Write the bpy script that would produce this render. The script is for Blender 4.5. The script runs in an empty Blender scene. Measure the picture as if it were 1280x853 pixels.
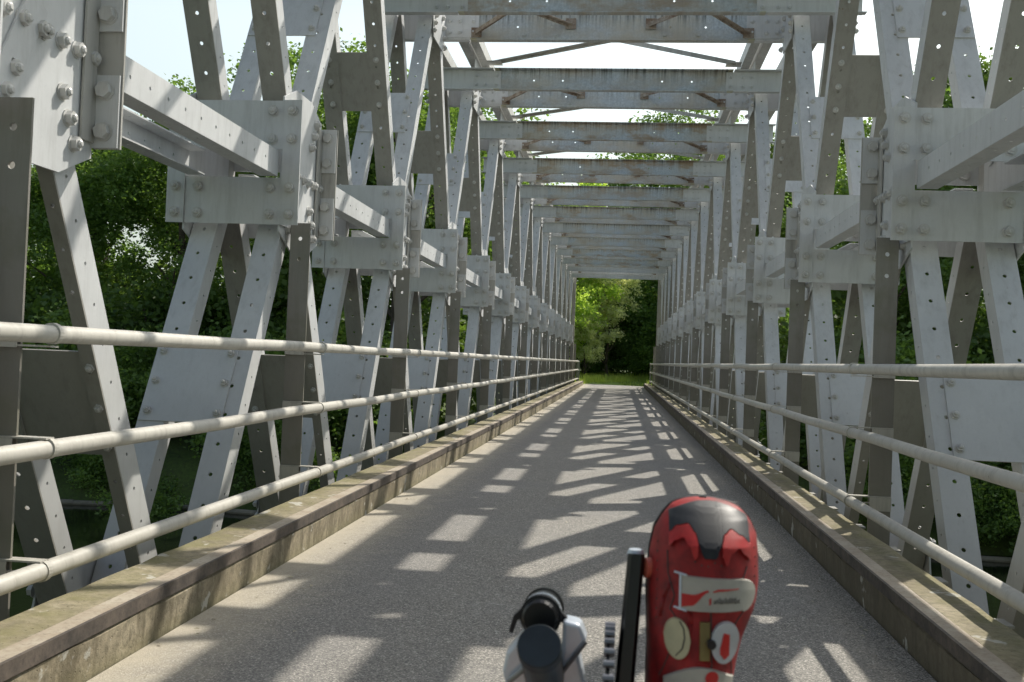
import bpy, math, random
import numpy as np
from mathutils import Vector, Matrix
random.seed(7); np.random.seed(7)
R = math.radians
sc = bpy.context.scene
COL = sc.collection

# ------------------------------------------------------------------ materials
def mat(name):
    m = bpy.data.materials.new(name); m.use_nodes = True
    nt = m.node_tree; nt.nodes.clear()
    out = nt.nodes.new('ShaderNodeOutputMaterial')
    b = nt.nodes.new('ShaderNodeBsdfPrincipled')
    nt.links.new(b.outputs[0], out.inputs[0])
    return m, nt, b, out
def N(nt, t, **kw):
    n = nt.nodes.new(t)
    for k, v in kw.items():
        if k in ('ins',):
            for kk, vv in v.items(): n.inputs[kk].default_value = vv
        else: setattr(n, k, v)
    return n
def ramp(nt, fac, stops):
    r = nt.nodes.new('ShaderNodeValToRGB')
    e = r.color_ramp.elements
    while len(e) < len(stops): e.new(0.5)
    for i, (p, c) in enumerate(stops):
        e[i].position = p
        e[i].color = (c[0], c[1], c[2], 1) if hasattr(c, '__len__') else (c, c, c, 1)
    nt.links.new(fac, r.inputs[0]); return r.outputs[0]
def noise(nt, co, scale, detail=4, rough=0.6, vec_scale=None):
    if vec_scale:
        mp = N(nt, 'ShaderNodeMapping'); mp.inputs['Scale'].default_value = vec_scale
        nt.links.new(co, mp.inputs[0]); co = mp.outputs[0]
    n = N(nt, 'ShaderNodeTexNoise', ins={'Scale': scale, 'Detail': detail, 'Roughness': rough})
    nt.links.new(co, n.inputs['Vector']); return n.outputs[0]
def mix(nt, fac, a, b, mode='MIX'):
    m = N(nt, 'ShaderNodeMix', data_type='RGBA', blend_type=mode)
    for sock, v in ((m.inputs[0], fac), (m.inputs[6], a), (m.inputs[7], b)):
        if isinstance(v, (int, float)): sock.default_value = v
        elif isinstance(v, tuple): sock.default_value = (*v, 1)
        else: nt.links.new(v, sock)
    return m.outputs[2]
def math_(nt, op, a, b=None, c=None):
    m = N(nt, 'ShaderNodeMath', operation=op)
    for i, v in enumerate((a, b, c)):
        if v is None: continue
        if isinstance(v, (int, float)): m.inputs[i].default_value = v
        else: nt.links.new(v, m.inputs[i])
    return m.outputs[0]
def pos(nt): return N(nt, 'ShaderNodeNewGeometry').outputs['Position']
def bump(nt, b, h, strength, dist=0.01):
    n = N(nt, 'ShaderNodeBump', ins={'Strength': strength, 'Distance': dist})
    nt.links.new(h, n.inputs['Height']); nt.links.new(n.outputs[0], b.inputs['Normal'])
def sepxyz(nt, v):
    s = N(nt, 'ShaderNodeSeparateXYZ'); nt.links.new(v, s.inputs[0]); return s.outputs

def paint_material(name, base, grime=(0.15, 0.14, 0.115), amount=0.5, moss=0.0, rough=0.42, metal=0.0):
    m, nt, b, o = mat(name); p = pos(nt)
    n1 = noise(nt, p, 1.3, 5); n2 = noise(nt, p, 3.0, 5, 0.7, (6, 6, 0.7)); n3 = noise(nt, p, 60, 3)
    c = mix(nt, ramp(nt, n1, [(0.3, 0), (0.75, 1)]), tuple(x*0.86 for x in base), tuple(min(1, x*1.10) for x in base))
    c = mix(nt, math_(nt, 'MULTIPLY', ramp(nt, n2, [(0.48, 0), (0.85, 1)]), amount), c, grime)
    c = mix(nt, math_(nt, 'MULTIPLY', ramp(nt, n3, [(0.56, 0), (0.72, 1)]), 0.05), c, (0.10, 0.09, 0.07))
    chip = noise(nt, p, 14, 6, 0.75); zone = noise(nt, p, 0.8, 3)
    c = mix(nt, math_(nt, 'MULTIPLY', ramp(nt, chip, [(0.68, 0), (0.71, 1)]), ramp(nt, zone, [(0.50, 0), (0.60, 0.85)])), c, (0.20, 0.13, 0.075))
    run = noise(nt, p, 1.0, 4, 0.65, (34, 34, 1.1))
    c = mix(nt, math_(nt, 'MULTIPLY', ramp(nt, run, [(0.62, 0), (0.74, 1)]), ramp(nt, zone, [(0.42, 0), (0.66, 0.30)])), c, (0.19, 0.165, 0.12))
    # grime gathers near the deck
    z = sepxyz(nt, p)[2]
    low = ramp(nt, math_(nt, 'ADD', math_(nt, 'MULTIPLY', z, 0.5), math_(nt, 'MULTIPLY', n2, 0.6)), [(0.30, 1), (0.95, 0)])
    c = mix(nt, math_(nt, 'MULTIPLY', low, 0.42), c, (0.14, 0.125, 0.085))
    if moss:
        n4 = noise(nt, p, 5, 5)
        c = mix(nt, math_(nt, 'MULTIPLY', ramp(nt, n4, [(0.5, 0), (0.7, 1)]), moss), c, (0.11, 0.12, 0.045))
    nt.links.new(c, b.inputs['Base Color'])
    r = ramp(nt, n1, [(0.3, rough - 0.06), (0.8, rough + 0.16)]); nt.links.new(r, b.inputs['Roughness'])
    b.inputs['Metallic'].default_value = metal
    bump(nt, b, math_(nt, 'ADD', n3, math_(nt, 'MULTIPLY', n1, 0.5)), 0.12, 0.004)
    return m
M = {}
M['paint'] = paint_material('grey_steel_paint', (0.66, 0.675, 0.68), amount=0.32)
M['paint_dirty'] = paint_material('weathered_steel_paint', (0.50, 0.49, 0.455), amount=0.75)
M['paint_shade'] = paint_material('shaded_steel_paint', (0.37, 0.36, 0.33), amount=0.6)  # shaded copy of the grey paint: shade of down-facing members set into the colour
M['post'] = paint_material('streaked_post_paint', (0.26, 0.25, 0.225), amount=0.7, moss=0.3)
M['rail'] = paint_material('rail_paint', (0.66, 0.64, 0.58), amount=0.7, rough=0.38)
M['bolt'] = paint_material('bolt_paint', (0.62, 0.62, 0.60), amount=0.5)

def galv_material():
    m, nt, b, o = mat('streaked_galvanised_steel'); p = pos(nt); x, y, z = sepxyz(nt, p)
    oi = N(nt, 'ShaderNodeObjectInfo').outputs['Random']
    pv = N(nt, 'ShaderNodeCombineXYZ'); nt.links.new(x, pv.inputs[0]); nt.links.new(math_(nt, 'MULTIPLY', oi, 37.0), pv.inputs[1]); nt.links.new(z, pv.inputs[2])
    P = pv.outputs[0]
    st = noise(nt, P, 1.0, 4, 0.7, (30, 1, 1.2)); blot = noise(nt, P, 1.0, 4, 0.6, (1.6, 1, 3)); fine = noise(nt, P, 40, 3)
    c = mix(nt, ramp(nt, fine, [(0.35, 0), (0.7, 1)]), (0.42, 0.48, 0.52), (0.58, 0.64, 0.68))
    c = mix(nt, math_(nt, 'MULTIPLY', ramp(nt, blot, [(0.4, 0), (0.65, 1)]), 0.8), c, (0.50, 0.46, 0.37))
    top = ramp(nt, z, [(0.0, 0), (1.0, 1)])
    tz = math_(nt, 'MULTIPLY', math_(nt, 'SUBTRACT', z, 4.8), 3.3)
    streak = math_(nt, 'MULTIPLY', ramp(nt, st, [(0.46, 0), (0.6, 1)]), math_(nt, 'ADD', math_(nt, 'POWER', math_(nt, 'MAXIMUM', tz, 0.0), 2.5), 0.04))
    c = mix(nt, streak, c, (0.12, 0.13, 0.125))
    rust = noise(nt, P, 1.0, 5, 0.7, (2.2, 1, 5))
    amt = math_(nt, 'MULTIPLY', ramp(nt, rust, [(0.48, 0), (0.62, 1)]), ramp(nt, oi, [(0.2, 0.12), (0.8, 0.8)]))
    c = mix(nt, amt, c, (0.37, 0.27, 0.165))
    ax = math_(nt, 'ABSOLUTE', x)
    edge = math_(nt, 'ADD', ax, math_(nt, 'MULTIPLY', noise(nt, P, 22, 3), 0.12))
    cream = math_(nt, 'MULTIPLY', math_(nt, 'GREATER_THAN', edge, 1.62), 0.85)
    c = mix(nt, cream, c, (0.50, 0.48, 0.34))
    nt.links.new(c, b.inputs['Base Color']); b.inputs['Roughness'].default_value = 0.5; b.inputs['Metallic'].default_value = 0.15
    bump(nt, b, fine, 0.1, 0.004); return m
M['galv'] = galv_material()

def rust_material(name, a, c2, scale=9):
    m, nt, b, o = mat(name); p = pos(nt)
    n = noise(nt, p, scale, 6, 0.7); n2 = noise(nt, p, 70, 3)
    c = mix(nt, ramp(nt, n, [(0.35, 0), (0.65, 1)]), a, c2)
    c = mix(nt, math_(nt, 'MULTIPLY', ramp(nt, n2, [(0.5, 0), (0.7, 1)]), 0.4), c, tuple(x*0.4 for x in a))
    nt.links.new(c, b.inputs['Base Color']); b.inputs['Roughness'].default_value = 0.75
    bump(nt, b, n2, 0.3, 0.004); return m
M['rust'] = rust_material('rusty_brace_steel', (0.20, 0.13, 0.085), (0.46, 0.42, 0.36))
M['edge'] = rust_material('rusted_kerb_edge', (0.05, 0.042, 0.036), (0.125, 0.10, 0.08), 9)
M['edgetop'] = rust_material('worn_kerb_edge_top', (0.31, 0.25, 0.18), (0.44, 0.39, 0.31), 5)

def kerb_material():
    m, nt, b, o = mat('mossy_concrete'); p = pos(nt); x, y, z = sepxyz(nt, p)
    n1 = noise(nt, p, 2.0, 6, 0.65); n2 = noise(nt, p, 26, 5, 0.7); n3 = noise(nt, p, 7, 5); pit = N(nt, 'ShaderNodeTexVoronoi', ins={'Scale': 42})
    nt.links.new(p, pit.inputs['Vector'])
    c = mix(nt, ramp(nt, n1, [(0.35, 0), (0.65, 1)]), (0.20, 0.165, 0.105), (0.37, 0.32, 0.225))
    c = mix(nt, math_(nt, 'MULTIPLY', ramp(nt, n2, [(0.42, 0), (0.62, 1)]), 0.65), c, (0.12, 0.105, 0.07))
    drip = noise(nt, p, 1.0, 4, 0.7, (1, 13, 1.5)); side = N(nt, 'ShaderNodeMapRange', ins={1: 0.17, 2: 0.13}); nt.links.new(z, side.inputs[0])
    c = mix(nt, math_(nt, 'MULTIPLY', math_(nt, 'MULTIPLY', ramp(nt, drip, [(0.48, 0), (0.60, 1)]), side.outputs[0]), 0.55), c, (0.09, 0.075, 0.045))
    ax = math_(nt, 'ABSOLUTE', x)
    outer = ramp(nt, math_(nt, 'ADD', ax, math_(nt, 'MULTIPLY', n3, 0.25)), [(0.0, 0), (1.0, 1)])
    o2 = N(nt, 'ShaderNodeMapRange', ins={1: 1.55, 2: 1.75}); nt.links.new(math_(nt, 'ADD', ax, math_(nt, 'MULTIPLY', n3, 0.25)), o2.inputs[0])
    c = mix(nt, math_(nt, 'MULTIPLY', math_(nt, 'MULTIPLY', o2.outputs[0], ramp(nt, n3, [(0.35, 0.25), (0.62, 1)])), 0.8), c, (0.19, 0.175, 0.075))
    lowz = N(nt, 'ShaderNodeMapRange', ins={1: 0.10, 2: -0.02}); nt.links.new(math_(nt, 'ADD', z, math_(nt, 'MULTIPLY', n3, 0.06)), lowz.inputs[0])
    c = mix(nt, math_(nt, 'MULTIPLY', lowz.outputs[0], 0.5), c, (0.15, 0.15, 0.06))
    rs = N(nt, 'ShaderNodeMapRange', ins={1: 1.3, 2: 1.36}); nt.links.new(x, rs.inputs[0])
    c = mix(nt, math_(nt, 'MULTIPLY', math_(nt, 'MULTIPLY', rs.outputs[0], side.outputs[0]), 0.72), c, (0.085, 0.072, 0.048))  # shade of the right kerb's road face, painted into the concrete colour
    pits = ramp(nt, pit.outputs['Distance'], [(0.06, 0.0), (0.16, 1)])
    c = mix(nt, math_(nt, 'MULTIPLY', math_(nt, 'SUBTRACT', 1.0, pits), ramp(nt, n3, [(0.5, 0), (0.6, 1)])), c, (0.07, 0.06, 0.045))
    n5 = noise(nt, p, 7.5, 4); c = mix(nt, math_(nt, 'MULTIPLY', ramp(nt, n5, [(0.63, 0), (0.67, 1)]), 0.65), c, (0.50, 0.49, 0.44))
    nt.links.new(c, b.inputs['Base Color']); b.inputs['Roughness'].default_value = 0.9
    bump(nt, b, math_(nt, 'ADD', n2, math_(nt, 'MULTIPLY', pits, 0.8)), 0.6, 0.008); return m
M['kerb'] = kerb_material()

def road_material():
    m, nt, b, o = mat('worn_asphalt'); p = pos(nt); x, y, z = sepxyz(nt, p)
    v = N(nt, 'ShaderNodeTexVoronoi', ins={'Scale': 185.0}); nt.links.new(p, v.inputs['Vector'])
    col = N(nt, 'ShaderNodeSeparateColor'); nt.links.new(v.outputs['Color'], col.inputs[0])
    n1 = noise(nt, p, 1.1, 5); n2 = noise(nt, p, 170, 3, 0.7); n3 = noise(nt, p, 6, 5, 0.7)
    base = ramp(nt, col.outputs[0], [(0.0, (0.085, 0.082, 0.078)), (0.45, (0.225, 0.212, 0.188)), (0.85, (0.37, 0.348, 0.305)), (1.0, (0.66, 0.62, 0.55))])
    base = mix(nt, ramp(nt, n2, [(0.4, 0), (0.62, 1)]), base, mix(nt, 0.35, base, (0.10, 0.10, 0.10)))
    base = mix(nt, math_(nt, 'MULTIPLY', ramp(nt, n1, [(0.35, 0), (0.7, 1)]), 0.35), base, (0.27, 0.263, 0.245))
    trk = math_(nt, 'ABSOLUTE', math_(nt, 'SUBTRACT', math_(nt, 'ABSOLUTE', math_(nt, 'ADD', x, math_(nt, 'MULTIPLY', n1, 0.2))), 0.72))
    tr_ = N(nt, 'ShaderNodeMapRange', ins={1: 0.34, 2: 0.10}); nt.links.new(trk, tr_.inputs[0])
    base = mix(nt, math_(nt, 'MULTIPLY', tr_.outputs[0], 0.22), base, (0.16, 0.16, 0.165))
    stain = noise(nt, p, 0.55, 5, 0.7); base = mix(nt, math_(nt, 'MULTIPLY', ramp(nt, stain, [(0.52, 0), (0.66, 1)]), 0.30), base, (0.13, 0.13, 0.135))
    # sand blown against the left kerb, dark grit on the right
    s = N(nt, 'ShaderNodeMapRange', ins={1: -0.98, 2: -1.40}); nt.links.new(math_(nt, 'ADD', x, math_(nt, 'MULTIPLY', math_(nt, 'SUBTRACT', n3, 0.5), 0.5)), s.inputs[0])
    base = mix(nt, math_(nt, 'MULTIPLY', s.outputs[0], 0.8), base, (0.47, 0.42, 0.325))
    s2 = N(nt, 'ShaderNodeMapRange', ins={1: 1.12, 2: 1.36}); nt.links.new(math_(nt, 'ADD', x, math_(nt, 'MULTIPLY', math_(nt, 'SUBTRACT', n3, 0.5), 0.45)), s2.inputs[0])
    grit = mix(nt, ramp(nt, col.outputs[1], [(0.35, 0), (0.8, 1)]), (0.10, 0.09, 0.075), (0.46, 0.43, 0.37))
    base = mix(nt, math_(nt, 'MULTIPLY', s2.outputs[0], 0.85), base, grit)
    # scattered pale scuffs
    n6 = noise(nt, p, 3.0, 3, 0.5, (2.5, 0.7, 1)); n7 = noise(nt, p, 34, 4, 0.7)
    sc_ = math_(nt, 'MULTIPLY', ramp(nt, n6, [(0.60, 0), (0.66, 1)]), ramp(nt, n7, [(0.60, 0), (0.64, 1)]))
    base = mix(nt, math_(nt, 'MULTIPLY', sc_, 0.6), base, (0.6, 0.58, 0.54))
    cr = N(nt, 'ShaderNodeTexVoronoi', feature='DISTANCE_TO_EDGE', ins={'Scale': 0.55})
    wob = N(nt, 'ShaderNodeVectorMath', operation='ADD'); wn = N(nt, 'ShaderNodeTexNoise', ins={'Scale': 4.0, 'Detail': 4.0}); nt.links.new(p, wn.inputs['Vector'])
    nt.links.new(p, wob.inputs[0]); nt.links.new(wn.outputs['Color'], wob.inputs[1]); nt.links.new(wob.outputs[0], cr.inputs['Vector'])
    crk = math_(nt, 'MULTIPLY', ramp(nt, cr.outputs[0], [(0.0, 1), (0.008, 0)]), ramp(nt, n1, [(0.5, 0), (0.6, 1)]))
    base = mix(nt, math_(nt, 'MULTIPLY', crk, 0.45), base, (0.5, 0.48, 0.45))
    nt.links.new(base, b.inputs['Base Color']); b.inputs['Roughness'].default_value = 0.82
    bump(nt, b, math_(nt, 'ADD', col.outputs[0], n2), 0.55, 0.004); return m
M['road'] = road_material()

def ground_material():
    m, nt, b, o = mat('bank_soil_and_grass'); p = pos(nt)
    n1 = noise(nt, p, 0.6, 6); n2 = noise(nt, p, 9, 5)
    c = mix(nt, ramp(nt, n1, [(0.35, 0), (0.65, 1)]), (0.05, 0.085, 0.018), (0.10, 0.15, 0.03))
    c = mix(nt, math_(nt, 'MULTIPLY', ramp(nt, n2, [(0.4, 0), (0.7, 1)]), 0.6), c, (0.05, 0.045, 0.025))
    far = N(nt, 'ShaderNodeMapRange', ins={1: 44.0, 2: 47.0}); nt.links.new(sepxyz(nt, p)[1], far.inputs[0])
    nearm = N(nt, 'ShaderNodeMapRange', ins={1: 59.0, 2: 55.0}); nt.links.new(sepxyz(nt, p)[1], nearm.inputs[0])
    c = mix(nt, math_(nt, 'MULTIPLY', far.outputs[0], nearm.outputs[0]), c, mix(nt, n2, (0.12, 0.20, 0.03), (0.30, 0.40, 0.08)))
    nt.links.new(c, b.inputs['Base Color']); b.inputs['Roughness'].default_value = 0.95
    bump(nt, b, n2, 0.7, 0.05); return m
M['ground'] = ground_material()
def water_material():
    m, nt, b, o = mat('dark_river_water'); p = pos(nt)
    b.inputs['Base Color'].default_value = (0.008, 0.012, 0.006, 1); b.inputs['Roughness'].default_value = 0.08
    b.inputs['Specular IOR Level'].default_value = 0.42
    n = noise(nt, p, 1.8, 4, 0.6, (1, 0.6, 1)); bump(nt, b, n, 0.18, 0.05); return m
M['water'] = water_material()

def leaf_material(name, dark, light, yellow=0.35, trans=0.45, tcol=None):
    m, nt, b, o = mat(name); nt.nodes.remove(b)
    g = N(nt, 'ShaderNodeNewGeometry'); oi = N(nt, 'ShaderNodeObjectInfo').outputs['Random']
    n = noise(nt, g.outputs['Position'], 0.55, 3)
    c = mix(nt, g.outputs['Random Per Island'], dark, light)
    c = mix(nt, ramp(nt, n, [(0.35, 0), (0.7, 0.6)]), c, light)
    c = mix(nt, math_(nt, 'MULTIPLY', oi, yellow), c, (light[0]*1.3, light[1]*1.15, light[2]*0.9))
    d = N(nt, 'ShaderNodeBsdfPrincipled', ins={'Roughness': 0.5, 'Specular IOR Level': 0.35}); t = N(nt, 'ShaderNodeBsdfTranslucent'); ms = N(nt, 'ShaderNodeMixShader', ins={0: trans})
    nt.links.new(c, d.inputs['Base Color'])
    tc = mix(nt, 0.5, c, tcol or (light[0]*2.0, light[1]*1.9, light[2]*0.6)); nt.links.new(tc, t.inputs[0])
    nt.links.new(d.outputs[0], ms.inputs[1]); nt.links.new(t.outputs[0], ms.inputs[2]); nt.links.new(ms.outputs[0], o.inputs[0]); return m
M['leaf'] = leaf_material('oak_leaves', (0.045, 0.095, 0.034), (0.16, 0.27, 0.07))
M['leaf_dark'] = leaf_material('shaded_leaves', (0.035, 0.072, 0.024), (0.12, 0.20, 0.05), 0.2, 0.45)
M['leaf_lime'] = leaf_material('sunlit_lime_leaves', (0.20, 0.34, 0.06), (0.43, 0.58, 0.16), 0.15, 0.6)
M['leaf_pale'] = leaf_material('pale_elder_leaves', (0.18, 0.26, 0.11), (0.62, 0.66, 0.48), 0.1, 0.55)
M['grass'] = leaf_material('meadow_grass', (0.24, 0.36, 0.06), (0.50, 0.60, 0.20), 0.1, 0.55)
def simple(name, col, rough=0.5, metal=0.0, nscale=30, var=0.25, coat=0.0):
    m, nt, b, o = mat(name)
    tc = N(nt, 'ShaderNodeTexCoord').outputs['Object']
    n = noise(nt, tc, nscale, 4)
    c = mix(nt, ramp(nt, n, [(0.3, 0), (0.7, 1)]), tuple(x*(1-var) for x in col), tuple(min(1, x*(1+var)) for x in col))
    nt.links.new(c, b.inputs['Base Color']); b.inputs['Roughness'].default_value = rough; b.inputs['Metallic'].default_value = metal
    b.inputs['Coat Weight'].default_value = coat
    bump(nt, b, n, 0.08, 0.001); return m
M['bark'] = simple('tree_bark', (0.075, 0.06, 0.045), 0.95, nscale=8, var=0.4)
M['red'] = simple('red_shoe_leather', (0.27, 0.010, 0.010), 0.62, nscale=35, var=0.6)
M['red_matte'] = simple('red_rubber_ridges', (0.42, 0.013, 0.010), 0.42, nscale=60)
M['black'] = simple('black_rubber', (0.006, 0.009, 0.013), 0.5)
M['black_gloss'] = simple('black_anodised_metal', (0.010, 0.011, 0.013), 0.28, 0.3)
M['cap'] = simple('dark_blue_grey_cap', (0.018, 0.028, 0.037), 0.5)
M['white'] = simple('white_strap', (0.40, 0.39, 0.34), 0.5, nscale=50, var=0.12)
M['cream'] = simple('cream_plastic', (0.46, 0.43, 0.27), 0.4, nscale=50, var=0.15)
M['gold'] = simple('brass_strip', (0.20, 0.15, 0.05), 0.4, 0.3)
M['dial'] = simple('pale_grey_dial', (0.48, 0.50, 0.52), 0.35, var=0.1)
M['mark'] = simple('bright_red_mark', (0.50, 0.012, 0.008), 0.45, var=0.08)
M['salmon'] = simple('faded_red_paint', (0.55, 0.13, 0.09), 0.5)
M['ink'] = simple('dark_print', (0.05, 0.05, 0.045), 0.6)
M['silver'] = simple('silver_aluminium', (0.62, 0.68, 0.76), 0.28, 0.25, var=0.08)
M['steel'] = simple('chain_steel', (0.25, 0.25, 0.26), 0.35, 0.9)
M['skin'] = simple('skin', (0.45, 0.27, 0.19), 0.5, var=0.06)
M['sock'] = simple('grey_sock', (0.12, 0.12, 0.12), 0.9)
M['green_rail'] = simple('dull_green_rail_paint', (0.16, 0.19, 0.15), 0.6)
M['timber'] = simple('pale_weathered_timber', (0.20, 0.18, 0.14), 0.85, nscale=4)
M['debris'] = simple('dry_leaf_litter', (0.42, 0.38, 0.28), 0.8)

# ------------------------------------------------------------------ mesh builder
class MB:
    def __init__(s): s.v = []; s.f = []; s.m = []
    def add(s, vs, fs, mi=0):
        b = len(s.v); s.v += [tuple(v) for v in vs]; s.f += [tuple(b+i for i in f) for f in fs]; s.m += [mi]*len(fs)
    def box(s, x0, x1, y0, y1, z0, z1, mi=0):
        if x0 > x1: x0, x1 = x1, x0
        if y0 > y1: y0, y1 = y1, y0
        vs = [(x, y, z) for z in (z0, z1) for y in (y0, y1) for x in (x0, x1)]
        s.add(vs, [(0,2,3,1),(4,5,7,6),(0,1,5,4),(2,6,7,3),(0,4,6,2),(1,3,7,5)], mi)
    def cyl(s, a, b, r, n=12, r2=None, mi=0, caps=True):
        a = Vector(a); b = Vector(b); d = (b-a).normalized()
        u = d.orthogonal().normalized(); w = d.cross(u); r2 = r if r2 is None else r2
        vs = [a+(u*math.cos(t)+w*math.sin(t))*r for t in [2*math.pi*i/n for i in range(n)]] + [b+(u*math.cos(t)+w*math.sin(t))*r2 for t in [2*math.pi*i/n for i in range(n)]]
        fs = [(i, (i+1) % n, n+(i+1) % n, n+i) for i in range(n)]
        if caps: fs += [tuple(range(n-1, -1, -1)), tuple(range(n, 2*n))]
        s.add(vs, fs, mi)
    def bolt(s, p, d, r=0.028, h=0.022, mi=0, stub=True, nn=None):
        p = Vector(p); d = Vector(d).normalized()
        s.cyl(p, p+d*0.005, r*1.22, 12, mi=mi); s.cyl(p+d*0.005, p+d*(h+0.005), r, 6, r*0.97, mi)
        if stub:
            s.cyl(p+d*(h+0.005), p+d*(h+0.012), r*0.55, 8, r*0.55, mi); s.cyl(p+d*(h+0.012), p+d*(h+0.017), r*0.55, 8, r*0.3, mi)
    def prism(s, pts, d, mi=0):
        n = len(pts); d = Vector(d); a = [Vector(p) for p in pts]
        s.add(a+[p+d for p in a], [tuple(range(n-1, -1, -1)), tuple(range(n, 2*n))]+[(i, (i+1) % n, n+(i+1) % n, n+i) for i in range(n)], mi)
    def plate(s, o, u, w, n, L, W, t, holes=(), r=0.012, mi=0):
        """plate starting at o, length L along u, width W centred along w, thickness t along n, with a row of round holes"""
        o = Vector(o); u = Vector(u).normalized(); w = Vector(w).normalized(); n = Vector(n).normalized(); h = W/2
        c = min(h, 0.06)
        for off, flip in ((0.0, True), (t, False)):
            cur = 0.0; q = o+n*off
            P = lambda a, b: q+u*a+w*b
            def quad(vs):
                s.add(vs, [(3,2,1,0) if flip else (0,1,2,3)], mi)
            for hs in holes:
                quad([P(cur, -h), P(hs-c, -h), P(hs-c, h), P(cur, h)])
                out = [(hs-c, -h), (hs, -h), (hs+c, -h), (hs+c, 0), (hs+c, h), (hs, h), (hs-c, h), (hs-c, 0)]
                inn = [(hs+r*math.cos(a), r*math.sin(a)) for a in [R(-135+45*i) for i in range(8)]]
                vs = [P(*k) for k in out]+[P(*k) for k in inn]
                fs = [(i, (i+1) % 8, 8+(i+1) % 8, 8+i) for i in range(8)]
                if flip: fs = [f[::-1] for f in fs]
                s.add(vs, fs, mi)
                if not flip:
                    vb = [P(*k) - n*t for k in inn]
                    s.add([P(*k) for k in inn]+vb, [(i, 8+i, 8+(i+1) % 8, (i+1) % 8)[::-1] for i in range(8)], mi)
                cur = hs+c
            quad([P(cur, -h), P(L, -h), P(L, h), P(cur, h)])
        a = [o+w*(-h), o+u*L+w*(-h), o+u*L+w*h, o+w*h]; b2 = [p+n*t for p in a]
        s.add(a+b2, [(i, (i+1) % 4, 4+(i+1) % 4, 4+i) for i in range(4)], mi)
    def mesh(s, name, mats, smooth=False):
        me = bpy.data.meshes.new(name); me.from_pydata(s.v, [], s.f)
        for k in mats: me.materials.append(M[k])
        me.polygons.foreach_set('material_index', s.m)
        if smooth: me.polygons.foreach_set('use_smooth', [True]*len(s.f))
        me.update(); return me
def link(name, me, parent=None, loc=(0,0,0)):
    o = bpy.data.objects.new(name, me); COL.objects.link(o); o.location = loc
    if parent: o.parent = parent
    return o
def empty(name, label, cat, loc=(0,0,0), group=None):
    o = link(name, None, None, loc); o['label'] = label; o['category'] = cat
    if group: o['group'] = group
    return o
def structure(o): o['kind'] = 'structure'; return o

# ------------------------------------------------------------------ the bridge
MID = 2.256; RISE = 2.95; ZT = MID+RISE; ZB = MID-RISE; SL = RISE/1.5
nodes = [0.39+3*k for k in range(-1, 15)]           # mid-chord nodes
tops = [n+1.5 for n in nodes]; YS = nodes[0]-1.5; YE = tops[-1]
bridge = empty('truss_bridge', 'grey bolted steel truss bridge with lattice walls carrying the narrow road over the river', 'bridge', (0, 20, -0.7))
BO = Vector((0, 20, -0.7))
reg = {}
def part(kind, me, loc):                             # register a part of the bridge; placed later, nearest first
    reg.setdefault(kind, []).append((me, Vector(loc)))

def diag_mesh(kind, wall, side):
    """a half-diagonal at node origin (0,0,0)=mid node. kind: lu (leans away going up), ll, du, dl; local X already signed"""
    b = MB(); up = kind[1] == 'u'; light = kind[0] == 'l'
    sy = (1 if up else -1) if light else (-1 if up else 1)
    sz = 1 if up else -1
    d = Vector((0, sy*1.5, sz*RISE)).normalized()
    n = Vector((0, -abs(d.z), 0)) + Vector((0, 0, abs(d.y)))*(1 if light else -1)   # towards the viewer
    n.normalize()
    xi, xo = (1.95, 2.11) if wall == 'in' else (2.385, 2.55)
    fl = 0.12
    if kind == 'dl' and wall == 'in': xi, xo, fl = 1.960, 2.025, 0.150
    s0, s1 = 0.22, (ZT-MID if up else MID-ZB)/abs(d.z) - 0.10
    L = s1-s0; o = d*s0 + n*(fl/2)
    w = abs(xo-xi); xc = side*(xi+xo)/2
    hs = [0.28+0.185*i for i in range(int((L-0.5)/0.185)+1)]
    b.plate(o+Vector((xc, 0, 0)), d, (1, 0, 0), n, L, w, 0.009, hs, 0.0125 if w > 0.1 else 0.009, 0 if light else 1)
    if (d.cross(Vector((1,0,0)))).dot(n) < 0: pass
    hf = [x+0.09 for x in hs if x+0.09 < L-0.1]
    for xx in (xi, xo):
        t = 0.009; x0 = xx if xx == xi else xx-t
        b.plate(d*s0 + n*0.0 + Vector((side*x0, 0, 0)), d, n, (side, 0, 0), L, fl-0.001, t, hf, 0.0085)
    return b.mesh(kind+'_strut', ['paint', 'paint_shade'])

def batten_mesh(kind, side):
    b = MB(); up = kind[1] == 'u'; light = kind[0] == 'l'
    sy = (1 if up else -1) if light else (-1 if up else 1); sz = 1 if up else -1
    d = Vector((0, sy*1.5, sz*RISE)).normalized()
    n = (Vector((0, -abs(d.z), 0)) + Vector((0, 0, abs(d.y)))*(1 if light else -1)).normalized()
    z0, z1 = (3.33, 3.80) if up else (0.60, 1.06)
    s0 = abs((z0 if up else z1)-MID)/abs(d.z); s1 = abs((z1 if up else z0)-MID)/abs(d.z)
    if light: x0, x1, off = 2.04, 2.545, 0.06+0.0105
    elif up: x0, x1, off = 2.02, 2.46, 0.06-0.0085
    else: x0, x1, off = 1.955, 2.54, 0.06+0.0105
    if not light and not up: off = 0.06-0.012; x0, x1 = 2.035, 2.535
    if not light and up: x0, x1 = 1.965, 2.535
    o = d*s0 + n*off
    # light battens lie on the near face of the webs, dark ones just behind the webs
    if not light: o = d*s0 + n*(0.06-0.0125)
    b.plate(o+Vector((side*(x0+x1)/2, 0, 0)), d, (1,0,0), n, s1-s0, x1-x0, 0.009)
    for xx in ((2.075, 2.50) if light else (2.03 if up else 1.99, 2.465)):
        for t in (0.12, 0.5, 0.88):
            p = d*(s0+(s1-s0)*t) + Vector((side*xx, 0, 0))
            b.bolt(p + n*(0.0795 if light else 0.0695), n, 0.022, 0.018, 1)
    return b.mesh('batten', ['paint' if light else 'paint_shade', 'bolt'])

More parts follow.
